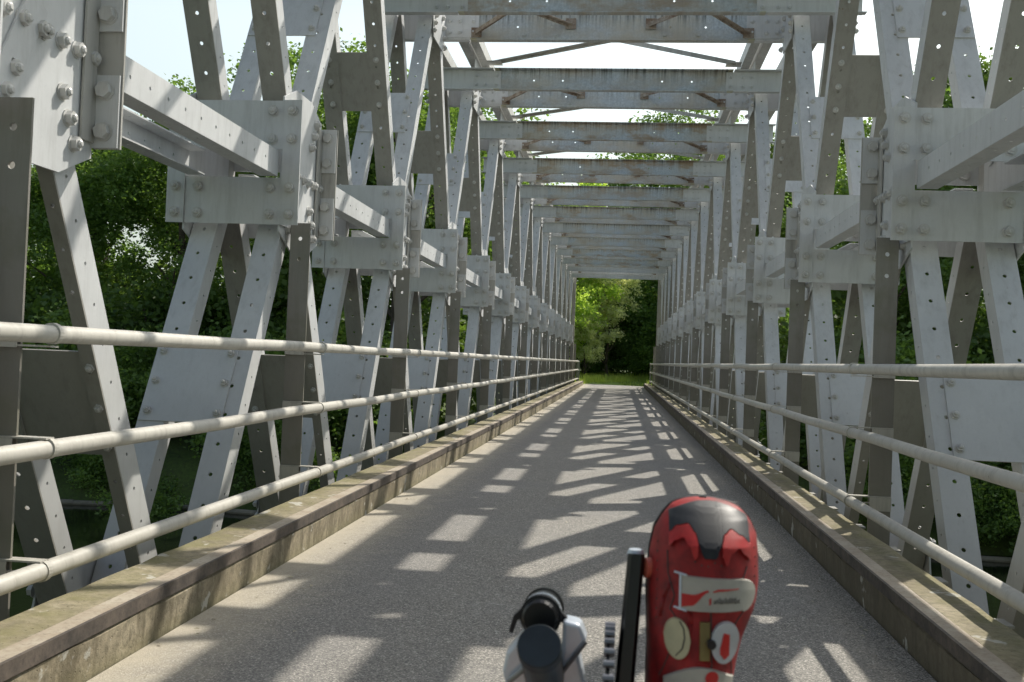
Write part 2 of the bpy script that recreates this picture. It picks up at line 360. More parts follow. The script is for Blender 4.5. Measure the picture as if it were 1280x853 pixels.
def gusset_mesh(side, inner, where):
    b = MB(); X = side*(1.928 if inner else 2.56); sgn = -side if inner else side
    t = 0.011
    if where == 'mid':
        pts = [(-0.39, -0.43), (-0.16, -0.53), (0.16, -0.53), (0.385, -0.43), (0.385, 0.43), (0.16, 0.53), (-0.16, 0.53), (-0.39, 0.43)]
    elif where == 'top':
        pts = [(-0.36, -0.30), (-0.27, -0.60), (0.27, -0.60), (0.36, -0.30), (0.28, 0.08), (-0.28, 0.08)]
    else:
        pts = [(-0.38, -0.2), (0.38, -0.2), (0.38, 0.30), (0.30, 0.62), (-0.30, 0.62), (-0.38, 0.30)]
    a = [(X, y, z) for y, z in pts]
    b.prism(a, (side*t, 0, 0))
    fx = X if inner else X+side*t
    def bl(y, z): b.bolt((fx, y, z), (sgn, 0, 0), 0.029, 0.024, 1)
    if where == 'mid':
        for i in range(4): bl(-0.34+0.11*i, -0.03); bl(0.02+0.11*i, -0.03)
    for sy in (-1, 1):
        for sz in ((-1, 1) if where == 'mid' else ((-1,) if where == 'top' else (1,))):
            for q in (0.24, 0.34, 0.44, 0.54) if where != 'mid' else (0.22, 0.31, 0.40):
                bl(sy*(q*0.508+0.045), sz*q)
    if where == 'mid' and inner:     # lap piece on the road face of the gusset
        d = Vector((0, -1.5, -RISE)).normalized()
        b.plate(Vector((X-side*0.012, 0.02, 0.05))-d*0.02+Vector((0, -0.06, 0)), d, (0, d.z, -d.y), (side, 0, 0), 0.52, 0.125, 0.0105, [0.10, 0.30], 0.013, 0)
    return b.mesh('gusset', ['paint', 'bolt'])

def frame_plate_mesh(side, near, upper):
    b = MB(); y = -0.40 if near else 0.40
    z0, z1 = (2.345-MID, 2.655-MID) if upper else (1.868-MID, 2.165-MID)
    if near: ya, yb = y+0.013, y+0.025; x0, x1 = 1.925, 2.555; yf = ya
    else: ya, yb = y-0.025, y-0.013; x0, x1 = 1.815, 2.67; yf = ya
    if near: ya, yb = y+0.001, y+0.011
    b.box(side*x0, side*x1, ya, yb, z0, z1)
    zs = (z0+0.065, z1-0.065)
    for xx in ((1.995, 2.47) if near else (1.875, 2.0, 2.47, 2.61)):
        for z in zs: b.bolt((side*xx, ya, z), (0, -1, 0), 0.030 if near else 0.033, 0.024, 1, stub=near)
    return b.mesh('tie', ['paint', 'bolt'])
def angle_mesh(side, near, inner):
    b = MB(); y = -0.40 if near else 0.40
    x0, x1 = (1.805, 1.922) if inner else (2.558, 2.675)
    z0, z1 = 1.866-MID, 2.657-MID
    if near:
        b.box(side*x0, side*x1, y-0.012, y, z0, z1)
        xl = x1 if inner else x0
        b.box(side*(xl-0.010 if inner else xl), side*(xl if inner else xl+0.010), y+0.0005, y+0.11, z0, z1)
        for z in (1.868+0.065, 2.165-0.065, 2.345+0.065, 2.655-0.065): b.bolt((side*(x0+x1)/2, y-0.012, z-MID), (0, -1, 0), 0.030, 0.024, 1)
    else:
        b.box(side*(x0+0.004), side*x1, y-0.010, y+0.002, z0, z1)
        xl = x1 if inner else x0
        b.box(side*(xl-0.010 if inner else xl), side*(xl if inner else xl+0.010), y-0.12, y-0.026, z0+0.02, z1-0.02)
    return b.mesh('angle', ['paint' if near else 'paint_dirty', 'bolt'])

def chord_mesh(side, which, y0, y1, zc):
    """channel chord; which = 'in' (flanges outward) or 'out'"""
    b = MB(); L = y1-y0; hw = 0.08
    hs = [0.1+0.185*i for i in range(int((L-0.2)/0.185)+1)]
    xw = 1.942 if which == 'in' else 2.53
    fd = 1 if which == 'in' else -1
    b.plate((side*xw, y0, zc), (0,1,0), (0,0,1), (side*(1), 0, 0), L, 2*hw, 0.009, hs, 0.010)
    for z in (zc-hw-0.001, zc+hw-0.008):
        o = (side*(xw+fd*0.055+0.0045), y0, z)
        b.plate(o, (0,1,0), (1,0,0), (0,0,1), L, 0.115, 0.009, [h+0.09 for h in hs if h+0.2 < L], 0.008)
    return b.mesh('chord', ['paint'])

for side in (-1, 1):
    dm = {(k, w): diag_mesh(k, w, side) for k in ('lu', 'll', 'du', 'dl') for w in ('in', 'out')}
    bm_ = {k: batten_mesh(k, side) for k in ('lu', 'll', 'du', 'dl')}
    gm = {(i, w): gusset_mesh(side, i, w) for i in (True, False) for w in ('mid', 'top', 'bot')}
    fp = {(n, u): frame_plate_mesh(side, n, u) for n in (True, False) for u in (True, False)}
    am = {(n, i): angle_mesh(side, n, i) for n in (True, False) for i in (True, False)}
    cm = {w: chord_mesh(side, w, 0.41, 2.58, -0.005) for w in ('in', 'out')}
    for yn in nodes:
        for k in dm: part('diagonal_strut', dm[k], (0, yn, MID))
        for k in bm_: part('batten_plate', bm_[k], (0, yn, MID))
        for i in (True, False): part('gusset_plate', gm[(i, 'mid')], (0, yn, MID))
        for k in fp: part('tie_plate', fp[k], (0, yn, MID))
        for k in am: part('corner_angle', am[k], (0, yn, MID))
        if yn != nodes[-1]:
            for w in cm: part('middle_chord', cm[w], (0, yn, MID))
    for yt in [YS]+tops:
        for i in (True, False):
            part('gusset_plate', gm[(i, 'top')], (0, yt, ZT)); part('gusset_plate', gm[(i, 'bot')], (0, yt, ZB))
    # long top and bottom chords: pairs of channels
    for (x0, x1) in ((1.79, 1.905), (1.95, 2.065), (2.36, 2.47), (2.52, 2.63)):
        for z0 in (ZT+0.10, ZB-0.15):
            b = MB(); L = YE-YS+0.8
            t = 0.012; top = z0 > 0
            # web horizontal-facing down holes
            n_h = int(L/0.37)
            b.plate((side*(x0+x1)/2, YS-0.4, z0), (0,1,0), (1,0,0), (0,0,1), L, x1-x0, t, [0.3+0.37*i for i in range(n_h)], 0.011)
            for xx in (x0, x1-t): b.box(side*xx, side*(xx+t), YS-0.4, YS-0.4+L, z0+t+0.0005, z0+0.16)
            link('top_chord' if top else 'bottom_chord', b.mesh('chord', ['paint_dirty']), bridge, -BO)
    b = MB()
    b.box(side*1.80, side*2.625, -0.20, 0.20, ZT+0.088, ZT+0.098)
    for xx in (1.845, 2.01, 2.415, 2.575):
        for q_ in (-0.15, 0.15): b.bolt((side*xx, q_, ZT+0.088), (0, 0, -1), 0.022, 0.016, 1)
    tm_ = b.mesh('chord_tie', ['paint_dirty', 'bolt'])
    for yn in nodes: part('chord_tie_plate', tm_, (0, yn-0.0, 0))
    # railing posts (angles) with two bolt holes near the top
    b = MB()
    b.plate((side*1.822, 0, -0.35), (0,0,1), (1,0,0), (0,-1,0), 2.245, 0.13, 0.011, [2.245-0.23, 2.245-0.10], 0.014)
    b.plate((side*1.884, 0.0565, -0.35), (0,0,1), (0,1,0), (-side,0,0), 2.243, 0.11, 0.010)
    pm = b.mesh('post', ['post'])
    for k in range(-2, 15): part('railing_post', pm, (0, 3.11+3*k, 0))
    # end posts of the truss
    b = MB()
    for (x0, x1) in ((1.82, 1.98), (2.37, 2.60)):
        b.box(side*x0, side*x1, -0.10, -0.09, ZB, ZT+0.09); 
        for xx in (x0, x1-0.01): b.box(side*xx, side*(xx+0.01), -0.0895, 0.06, ZB, ZT+0.09)
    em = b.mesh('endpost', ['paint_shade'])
    for y in (YS-0.2, YE+0.12): part('end_post', em, (0, y, 0))

def place_parts(limit=100):
    cam = Vector((0.245, 0, 1.076))
    for kind, items in reg.items():
        def vis(it):
            y = it[1].y
            return (y if y > 1.5 else 60-y)
        items.sort(key=vis)
        for me, loc in items[:limit]: link(kind, me, bridge, loc-BO)
        rest = items[limit:]
        if rest:
            V = []; F = []; MI = []; mats = []; base = 0
            for me, loc in rest:
                for mm in me.materials:
                    if mm not in mats: mats.append(mm)
                idx = [mats.index(mm) for mm in me.materials]
                nv = len(me.vertices); co = np.empty(nv*3); me.vertices.foreach_get('co', co); co = co.reshape(-1, 3)+np.array(loc)
                V.append(co)
                for p in me.polygons: F.append([base+i for i in p.vertices]); MI.append(idx[p.material_index])
                base += nv
            nm = bpy.data.meshes.new(kind+'_far'); nm.from_pydata(np.concatenate(V).tolist(), [], F)
            for mm in mats: nm.materials.append(mm)
            nm.polygons.foreach_set('material_index', MI); nm.update()
            o = link(kind, nm, bridge, -BO); o['kind'] = 'stuff'
place_parts()

# crossbeams overhead: two channels either side of every top node
def beam_mesh(face, light=False):
    b = MB(); h = 0.30; x = 1.63 if not light else 2.0
    # y=0 is the web face seen from the road; flanges run to -y (near beam) or +y (far beam)
    b.plate((-x, 0, 0.15), (1,0,0), (0,0,1), (0, 1, 0), 2*x, h, 0.010, [0.55, 0.95, 2*x-0.95, 2*x-0.55], 0.013)
    for z in (0.0, h-0.010):
        y0, y1 = (-0.085, -0.0005) if face == 'near' else (0.0105, 0.095)
        b.box(-x, x, y0, y1, z, z+0.010)
    for xx in (-1.0, 1.0, -0.62, 0.62): b.bolt((xx, 0, 0.06), (0,-1,0), 0.024, 0.014, 0, stub=False)
    return b.mesh('beam', ['paint' if light else 'galv', 'bolt'])
def end_mesh(face, side):
    b = MB(); x0, x1 = 1.64, 2.62; h = 0.30
    b.box(side*x0, side*x1, 0, 0.010, 0, h)
    for z in (0.0, h-0.010):
        y0, y1 = (-0.085, -0.0005) if face == 'near' else (0.0105, 0.095)
        b.box(side*(x0+0.003), side*(x1+0.03), y0, y1, z, z+0.010)
    return b.mesh('beam_end', ['paint'])
def splice_mesh(face, side):
    b = MB(); b.box(side*1.54, side*1.99, -0.011, -0.001, 0.02, 0.28)
    for xx in (1.60, 1.76, 1.88):
        for z in (0.085, 0.215): b.bolt((side*xx, -0.011, z), (0,-1,0), 0.024, 0.018, 0)
    return b.mesh('splice', ['paint'])
bms = {(f, l): beam_mesh(f, l) for f in ('near', 'far') for l in (0, 1)}
ems = {(f, s): end_mesh(f, s) for f in ('near', 'far') for s in (-1, 1)}
sms = {(f, s): splice_mesh(f, s) for f in ('near', 'far') for s in (-1, 1)}
def knee_mesh(s):
    b = MB()
    for (a, c) in (((1.56, 0.80, 0.07), (0.98, 0.04, 0.12)), ((0.46, 0.80, 0.17), (0.98, 0.04, 0.12))):
        a = Vector((s*a[0], a[1], a[2])); c = Vector((s*c[0], c[1], c[2])); d = (c-a); L = d.length; d.normalize()
        w = d.cross(Vector((0,0,1))).normalized()
        b.plate(a, d, w, (0,0,1), L, 0.055, 0.008); b.plate(a+w*0.0275, d, (0,0,1), w, L, 0.05, 0.006)
    b.box(s*1.50, s*1.62, 0.785, 0.80, 0.02, 0.13); b.bolt((s*1.56, 0.785, 0.08), (0,-1,0), 0.024, 0.018)
    b.box(s*0.40, s*0.52, 0.785, 0.80, 0.12, 0.24); b.bolt((s*0.46, 0.785, 0.18), (0,-1,0), 0.024, 0.018)
    return b.mesh('knee', ['rust'])
kms = {s: knee_mesh(s) for s in (-1, 1)}
def wind_mesh(s):
    b = MB(); a = Vector((s*1.62, 0.93, 0.36)); c = Vector((-s*1.62, 2.88, 0.36)); d = c-a; L = d.length; d.normalize(); w = d.cross(Vector((0,0,1)))
    a = a+Vector((0,0,0.012 if s > 0 else 0))
    b.plate(a, d, w, (0,0,1), L, 0.07, 0.008); b.plate(a+w*0.035, d, (0,0,1), w, L, 0.06, 0.007)
    for q in (a, c): b.box(q.x-0.1, q.x+0.1, q.y-0.1, q.y+0.1, q.z-0.012, q.z-0.002)
    return b.mesh('wind', ['paint_dirty'])
wms = {s: wind_mesh(s) for s in (-1, 1)}
allt = [YS]+tops
for i, yt in enumerate(allt):
    last = i >= len(allt)-2
    for f, dy in (('near', -0.41), ('far', 0.41)):
        if f == 'far' and i == len(allt)-1: continue
        o = link('crossbeam', bms[(f, 1 if last else 0)], bridge, Vector((0, yt+dy, 4.80))-BO)
        for s in (-1, 1):
            e = link('beam_end', ems[(f, s)], o) if not last else None
            link('splice_plate', sms[(f, s)], o)
    for s in (-1, 1):
        if i < len(allt)-1: link('knee_brace', kms[s], bridge, Vector((0, yt-0.41, 4.80))-BO)
        if i < len(allt)-1: link('wind_brace', wms[s], bridge, Vector((0, yt-0.41, 4.80))-BO)

# deck beams and deck slab
dk = MB(); dk.box(-1.62, 1.62, YS-0.6, 46.0, -0.30, -0.012); link('deck_slab', dk.mesh('slab', ['kerb']), bridge, -BO)
dbm = {}
for s in (-1, 1):
    db = MB()
    db.box(s*1.60, s*1.90, -0.06, 0.06, 0.05, 0.060); db.box(s*1.60, s*1.89, -0.006, 0.006, -0.30, 0.052); db.box(s*1.60, s*1.90, -0.06, 0.06, -0.31, -0.298)
    dbm[s] = db.mesh('deckbeam', ['paint_dirty'])
y = 0.22
ys_ = []
while y < 45: ys_.append(y); y += 0.82
y = 0.22-0.82
while y > YS: ys_.append(y); y -= 0.82
for y in sorted(ys_, key=lambda v: v if v > 0 else 99)[:50]:
    for s in (-1, 1): link('deck_beam', dbm[s], bridge, Vector((0, y, 0))-BO)

# kerbs with a rusted steel edge angle
for s in (-1, 1):
    b = MB(); n = 320; y0 = YS-0.6; y1 = 45.9
    prof = [(1.405, -0.02), (1.398, 0.130), (1.4078, 0.134), (1.408, 0.178), (1.475, 0.178), (1.48, 0.186), (1.655, 0.190), (1.665, 0.180), (1.665, -0.25)]
    rows = []
    for i in range(n+1):
        yy = y0+(y1-y0)*i/n
        rows.append([(s*(px+random.uniform(-1, 1)*0.004*(k in (0, 1, 6))), yy, pz+random.uniform(-1, 1)*(0.008 if k == 1 else 0.003*(k in (5, 6, 7)))) for k, (px, pz) in enumerate(prof)])
    vs = [p for r in rows for p in r]; m = len(prof); fs = []
    for i in range(n):
        for k in range(m-1):
            f = (i*m+k, (i+1)*m+k, (i+1)*m+k+1, i*m+k+1); fs.append(f if s > 0 else f[::-1])
    fs += [tuple(range(m))[::-1 if s > 0 else 1], tuple(n*m+k for k in range(m))[::1 if s > 0 else -1]]
    b.add(vs, fs); ko = link('kerb', b.mesh('kerb', ['kerb']), bridge, -BO)
    b = MB(); yy = y0
    while yy < y1-0.1:
        L = min(5.98, y1-yy); j = random.uniform(-0.002, 0.002)
        b.box(s*(1.393+j), s*(1.4065+j), yy, yy+L, 0.142, 0.1915)
        b.box(s*(1.4068+j), s*1.473, yy, yy+L, 0.180, 0.1915, 1); yy += L+0.012
    link('steel_edge', b.mesh('edge', ['edge', 'edgetop']), ko)

# handrails
for s in (-1, 1):
    for zr in (1.10, 0.715, 0.305):
        b = MB(); pts = [-4.9+3*k for k in range(17)]
        xr = s*1.652; ysr = [YS-0.3]+[p+0.02 for p in pts if p > YS] 
        prev = YS-0.3
        yy0 = prev; q0 = (xr, yy0, zr)
        while yy0 < 45.1:
            yy1 = min(45.15, yy0+1.0); at = abs(((yy1-3.11+1.5) % 3)-1.5)
            q1 = (xr+random.uniform(-1, 1)*0.003, yy1, zr+random.uniform(-1, 1)*0.0025-0.004*(at > 1.2)); b.cyl(q0, q1, 0.0305, 20, caps=False); q0 = q1; yy0 = yy1
        ro = link('handrail', b.mesh('rail', ['rail'], True), bridge, -BO)
        me = ro.data
        cb = MB()
        cb.cyl((xr, -0.012, zr), (xr, 0.012, zr), 0.0365, 20)
        cb.box(s*1.675, s*1.83, -0.028, -0.016, zr-0.006, zr+0.0); cb.box(s*1.64, s*1.885, -0.0275, 0.02, zr-0.046 if zr > 1 else zr+0.031, zr-0.040 if zr > 1 else zr+0.037)
        cb.box(s*1.76, s*1.885, -0.030, -0.0265, zr-0.05, zr+0.03)
        cme = cb.mesh('clamp', ['rail'])
        for k in range(-2, 15): link('clamp', cme, ro, (0, 3.11+3*k-0.0, 0))

# ------------------------------------------------------------------ setting
rd = MB(); nx = 4
rd.add([(-1.398, YS-0.6, 0), (1.398, YS-0.6, 0), (1.398, 46.2, 0), (-1.398, 46.2, 0)], [(0,1,2,3)])
structure(link('road', rd.mesh('road', ['road'])))
ap = MB()
cl = [(0, 46.2, 0), (0.0, 48.0, 0.0), (0.3, 49.4, -0.02), (1.3, 51.0, -0.08), (3.2, 52.3, -0.2), (6, 53.2, -0.4), (12, 54, -0.8)]
wd = 1.6; vv = []
for i, c in enumerate(cl):
    c = Vector(c); t = (Vector(cl[min(i+1, len(cl)-1)])-Vector(cl[max(i-1, 0)])).normalized(); nn = Vector((t.y, -t.x, 0)).normalized()
    vv += [c-nn*wd, c+nn*wd]
ap.add(vv, [(2*i, 2*i+1, 2*i+3, 2*i+2) for i in range(len(cl)-1)])
ap.add([(-1.7, -40, 0.0), (1.7, -40, 0.0), (1.7, YS-0.6, 0.0), (-1.7, YS-0.6, 0.0)], [(0,1,2,3)])
structure(link('path', ap.mesh('path', ['road'])))

def hgt(x, y):
    w = -3.5
    nz = 0.25*math.sin(x*0.31+1.3)*math.cos(y*0.27)+0.12*math.sin(x*0.9+y*0.7)
    if y < 26.3+0.5*math.sin(x*0.4) and y > -9.0: return -5.0
    if y >= 0:
        t = y-26.3; base = -3.7+min(t, 2.2)*0.7 if t < 2.2 else -2.16+min(1, (t-2.2)/15)*1.5
    else:
        t = -9-y; base = -3.7+min(t, 2.2)*0.7 if t < 2.2 else -2.16+min(1, (t-2.2)/8)*2.0
    r = max(0, 1-max(0, abs(x-(0 if y < 49 else 0.6*(y-49)))-2.6)/5.0)
    tgt = -0.07
    if y > 0: r *= min(1, max(0, (y-38)/6))
    else: r *= min(1, max(0, (-y-10)/6))
    if y > 50: tgt = -0.07 - 0.05*min(8, max(0, y-50)) if x > 0.5*(y-50) - 1 else 0.02*(y-48)
    h = base*(1-r)+tgt*r+nz*(1-r)
    if y > 54 and x < 8: h = max(h, -0.3+0.12*min(6, y-52))
    return h
xs = sorted(set([-400, -250, -150, -90, -60] + [i*1.0 for i in range(-44, 45)] + [60, 90, 150, 250, 400]))
ysg = sorted(set([-300, -150, -80, -50, -40] + [i*1.0 for i in range(-30, 0, 1)] + [0, 10, 20, 24] + [25+0.5*i for i in range(80)] + [70, 80, 100, 150, 250, 500, 900]))
g = MB(); vs = [(x, y, hgt(x, y)) for y in ysg for x in xs]; W = len(xs)
g.add(vs, [(j*W+i, j*W+i+1, (j+1)*W+i+1, (j+1)*W+i) for j in range(len(ysg)-1) for i in range(W-1)])
structure(link('ground', g.mesh('ground', ['ground'], True)))
w = MB(); w.add([(-400, -9.8, -3.5), (400, -9.8, -3.5), (400, 27.5, -3.5), (-400, 27.5, -3.5)], [(0,1,2,3)])
structure(link('river', w.mesh('river', ['water'])))
# abutment
for yy, nm in ((45.2, 'far'), (YS-0.9, 'near')):
    b = MB(); b.box(-3.2, 3.2, yy-0.5, yy+0.7, -5, -0.32)
    o = link('abutment', b.mesh('abut', ['kerb'])); o['kind'] = 'structure'
# timber edging along the far waterline
b = MB()
px_ = -40
while px_ < 40:
    L = random.uniform(2.5, 5); yb = 26.05+0.5*math.sin(px_*0.4); yb2 = 26.05+0.5*math.sin((px_+L)*0.4)
    b.cyl((px_, yb, -3.46), (px_+L, yb2, -3.44), 0.08, 8); px_ += L
o = link('bank_edging', b.mesh('edging', ['timber'])); o['label'] = 'pale timber edging along the far waterline of the dark river'; o['category'] = 'edging'

# ------------------------------------------------------------------ foliage
def leaves(centers, sig, per, size, rng, flat=0.7, droop=0.0):
    n = len(centers)*per
    c = np.repeat(centers, per, axis=0) + rng.normal(size=(n, 3))*np.array([sig, sig, sig*flat])
    u = rng.normal(size=(n, 3)); u[:, 2] *= 0.6; u /= np.linalg.norm(u, axis=1)[:, None]
    v = rng.normal(size=(n, 3)); v -= (v*u).sum(1)[:, None]*u; v /= np.linalg.norm(v, axis=1)[:, None]
    s = size*rng.uniform(0.6, 1.3, size=(n, 1))
    w = np.cross(u, v)
    P = np.stack([c-u*s*0.6, c+v*s*0.36+w*s*0.08-u*s*0.05, c+u*s*0.6, c-v*s*0.36+w*s*0.08-u*s*0.05], 1).reshape(-1, 3)
    return P
def foliage_mesh(name, P, mk):
    n = len(P)//4; me = bpy.data.meshes.new(name)
    me.vertices.add(len(P)); me.vertices.foreach_set('co', P.astype(np.float32).ravel())
    me.loops.add(len(P)); me.loops.foreach_set('vertex_index', np.arange(len(P), dtype=np.int32))
    me.polygons.add(n); me.polygons.foreach_set('loop_start', np.arange(0, len(P), 4, dtype=np.int32)); me.polygons.foreach_set('loop_total', np.full(n, 4, dtype=np.int32))
    me.materials.append(M[mk]); me.update(); me.validate(); return me
def crown(seed, rx, rz, zc, nl=13, lobe=(1.2, 2.2), clumps=16, per=115, sig=0.30, size=0.145, mk='leaf', base=0.35):
    rng = np.random.default_rng(seed); C = []
    for i in range(nl):
        d = rng.normal(size=3); d /= np.linalg.norm(d); rr = rng.uniform(0.45, 0.95)
        ctr = np.array([d[0]*rx*rr, d[1]*rx*rr, zc+d[2]*rz*rr]); lr = rng.uniform(*lobe)
        for k in range(clumps):
            e = rng.normal(size=3); e[2] += 0.35; e /= np.linalg.norm(e)
            C.append(ctr+e*lr*np.array([1, 1, 0.75])*rng.uniform(0.75, 1.08))
    C = np.array(C)
    return foliage_mesh('crown_mesh', leaves(C, sig, per, size, rng), mk)
def trunk_mesh(seed, h, r, spread):
    rng = random.Random(seed); b = MB()
    p = Vector((0,0,-0.3)); rad = r; pts = [p.copy()]
    for i in range(6):
        q = p+Vector((rng.uniform(-.12, .12), rng.uniform(-.12, .12), h/6)); b.cyl(p, q, rad, 10, rad*0.86, caps=False); rad *= 0.86; p = q; pts.append(p.copy())
    for i in range(11):
        s = pts[rng.randint(2, 6)]; a = rng.uniform(0, 2*math.pi); L = spread*rng.uniform(0.5, 1); rr = r*0.42
        p = s.copy(); d = Vector((math.cos(a), math.sin(a), rng.uniform(0.5, 1.3))).normalized()
        for j in range(4):
            q = p+d*L/4; b.cyl(p, q, rr, 7, rr*0.7, caps=False); rr *= 0.7; p = q; d = (d+Vector((rng.uniform(-.3, .3), rng.uniform(-.3, .3), rng.uniform(-.1, .35)))).normalized()
    return b.mesh('trunk_mesh', ['bark'], True)
CR = [crown(11+i, 3.6, 4.3, 8.6, 18, mk='leaf') for i in range(3)]
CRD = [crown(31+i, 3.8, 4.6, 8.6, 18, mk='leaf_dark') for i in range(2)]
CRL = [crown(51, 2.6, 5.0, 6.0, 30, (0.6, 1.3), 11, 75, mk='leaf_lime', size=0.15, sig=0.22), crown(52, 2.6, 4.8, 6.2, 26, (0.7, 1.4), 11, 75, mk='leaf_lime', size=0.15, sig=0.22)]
CRP = [crown(61, 1.5, 2.6, 3.8, 12, (0.5, 1.0), 10, 55, 0.18, 0.13, 'leaf_pale')]
SH = [crown(71+i, 1.5, 1.1, 1.3, 9, (0.6, 1.0), 11, 90, 0.20, 0.10, m) for i, m in enumerate(('leaf', 'leaf_dark', 'leaf'))]
TR = [trunk_mesh(3, 8.5, 0.30, 3.4), trunk_mesh(5, 8.0, 0.24, 3.2)]
TRS = trunk_mesh(8, 3.6, 0.12, 1.6)
trees = []
def tree(x, y, s, cm_, tm, label, kind='leafy_tree', group=None, rz=None, sz=None, cat='tree'):
    e = empty(kind, label, cat, (x, y, hgt(x, y)-0.05), group)
    e.rotation_euler = (0, 0, random.uniform(0, 6.28) if rz is None else rz); e.scale = (s, s, sz or s)
    if tm: link('trunk', tm, e)
    link('crown', cm_, e); trees.append(e); return e
G = 'trees standing along the far river bank'
left = [(-7.5, 33, 1.0, 0), (-11.5, 35.5, 0.97, 1), (-16.0, 34.5, 0.92, 2), (-20.5, 37, 0.95, 0), (-25, 36, 0.98, 1), (-30, 39, 1.0, 2), (-7.2, 40.0, 0.98, 2)]
labs = ['leafy tree seen through the left lattice nearest the rows of far struts', 'broad leafy tree seen behind the second left bolted node',
        'tall leafy tree behind the sloping chord at the left, between the first two nodes', 'leafy tree behind the first left vertical post',
        'leafy tree at the far left edge behind the nearest gusset', 'big leafy tree furthest left beyond the river', 'smaller leafy tree beside the far left end of the bridge']
for (x, y, s, k), l in zip(left, labs): tree(x, y, s, CR[k], TR[k % 2], l, group=G)
right = [(8.0, 41, 0.92, 1), (9.2, 34, 0.90, 0), (12.0, 35, 1.0, 1), (16.5, 36, 1.0, 0), (21.5, 37, 1.05, 1), (27, 39, 1.0, 0)]
labs = ['smaller dark tree beside the far right end of the bridge', 'dark tree seen through the right lattice between its far struts', 'tall dark tree behind the nearest right bolted node',
        'dark tree behind the sloping chord at the right edge', 'dark tree just outside the right side of the lattice', 'big dark tree furthest right beyond the river']
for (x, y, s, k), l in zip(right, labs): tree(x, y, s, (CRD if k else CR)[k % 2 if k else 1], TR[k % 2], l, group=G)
# beyond the portal
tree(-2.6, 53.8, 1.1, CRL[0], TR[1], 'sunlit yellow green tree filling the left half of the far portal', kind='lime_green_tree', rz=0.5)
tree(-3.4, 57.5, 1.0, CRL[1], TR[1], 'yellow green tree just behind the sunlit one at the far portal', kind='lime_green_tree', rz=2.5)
tree(-0.3, 55.2, 1.05, CRP[0], TRS, 'pale grey green elder bush low in the middle of the far portal', kind='elder_bush', cat='bush', rz=1.0)
tree(-1.7, 52.6, 0.62, CRP[0], TRS, 'pale flowering elder bush low at the left of the far portal', kind='elder_bush', cat='bush', rz=3.0)
tree(4.3, 60.5, 1.1, CR[1], TR[0], 'dark shaded tree filling the right half of the far portal', kind='dark_tree', rz=0.2)
tree(3.0, 68.0, 1.45, CR[1], TR[0], 'tallest tree beyond the far portal rising above the overhead beams', kind='tall_tree', rz=1.2)
tree(9.5, 64.0, 1.2, CRD[1], TR[1], 'dark tree right of the far portal behind the shaded one', kind='dark_tree', rz=2.0)
tree(-7.5, 58, 1.05, CR[2], TR[0], 'leafy tree left of the far portal beyond the bridge end', rz=1.0)
tree(-13.5, 56, 1.15, CR[0], TR[1], 'leafy tree further left beyond the bridge end', rz=2.0)
for i in range(8):
    tree(-4.6+i*1.45, 57.2+random.uniform(-.4, .4), 1.05, SH[i % 3], None, 'low bush at the edge of the meadow beyond the bridge end', kind='bush', cat='bush', group='low bushes along the meadow edge')
G2 = 'unseen trees added behind the viewer to block low sky light'  # out of view, added to keep horizon haze off the viewer-facing steel
for i in range(9):
    x = -30+i*7.5
    tree(x+random.uniform(-1, 1), -19-random.uniform(0, 3)-(3 if abs(x) < 4 else 0), 0.85, CR[i % 3], TR[i % 2], 'unseen leafy tree added behind the viewer to block low sky light', group=G2)
# low dark undergrowth trees
sp = [(2.1, 58.5, 1.9), (4.2, 57.5, 1.8), (0.0, 60.5, 2.4), (-5.4, 55, 1.3), (1.2, 64, 2.6), (3.6, 63, 2.8), (-2.6, 61, 2.4)]
for i, (x, y, s) in enumerate(sp):
    tree(x, y, s, SH[0], None, ['dark bush at the foot of the shaded tree, middle of the portal', 'dark bush at the right side of the portal', 'dark tall bush behind the elder bushes in the portal', 'dark bush left of the portal beyond the bridge end', 'bush far behind the elder bushes in the portal', 'bush far behind the right half of the portal', 'bush behind the yellow green tree in the portal'][i], kind='bush', cat='bush', rz=i*1.3)
for i in range(12):
    tree(-11+i*2.0, 70+random.uniform(-1, 1), 2.6, SH[i % 3], None, 'low thicket bush far behind the end of the bridge', kind='bush', cat='bush', group='thicket bushes far behind the bridge end')
for i in range(13):
    x = -40+i*6.3
    if -5 < x < 5: x += 0
    tree(x+random.uniform(-1, 1), 45+random.uniform(0, 6)+(24 if -8 < x < 14 else 0), 0.9, (CRD[i % 2] if x > -6 else CR[i % 3]), TR[i % 2], 'dense tree in the wood far behind the river bank trees', kind='leafy_tree', group='trees of the wood behind the bank')
for i in range(15):
    x = -40+i*5.6
    if abs(x) < 7.5: continue
    tree(x, 39.5+random.uniform(-1, 1), 2.6, SH[i % 3], None, 'tall thicket bush under the trees '+('left' if x < 0 else 'right')+' of the bridge', kind='bush', cat='bush', group='thicket bushes '+('left' if x < 0 else 'right'))
k = 0
xx = -34.0
while xx < 27:
    if not (-5.5 < xx < 5.5):
        for row, (yy, s0) in enumerate(((26.9, 0.95), (29.6, 1.45), (33.5, 2.0))):
            tree(xx+random.uniform(-.6, .6), yy+random.uniform(-.5, .5), s0*random.uniform(0.85, 1.2), SH[(k+row) % 3], None,
                 ['bush overhanging the far waterline', 'bush on the slope of the far river bank', 'tall bush under the trees of the far river bank'][row]+(' left of the bridge' if xx < 0 else ' right of the bridge'), kind='bush', cat='bush',
                 group=['bushes at the waterline', 'bushes on the bank slope', 'bushes under the trees'][row]+(' left' if xx < 0 else ' right'))
            k += 1
    xx += 2.4
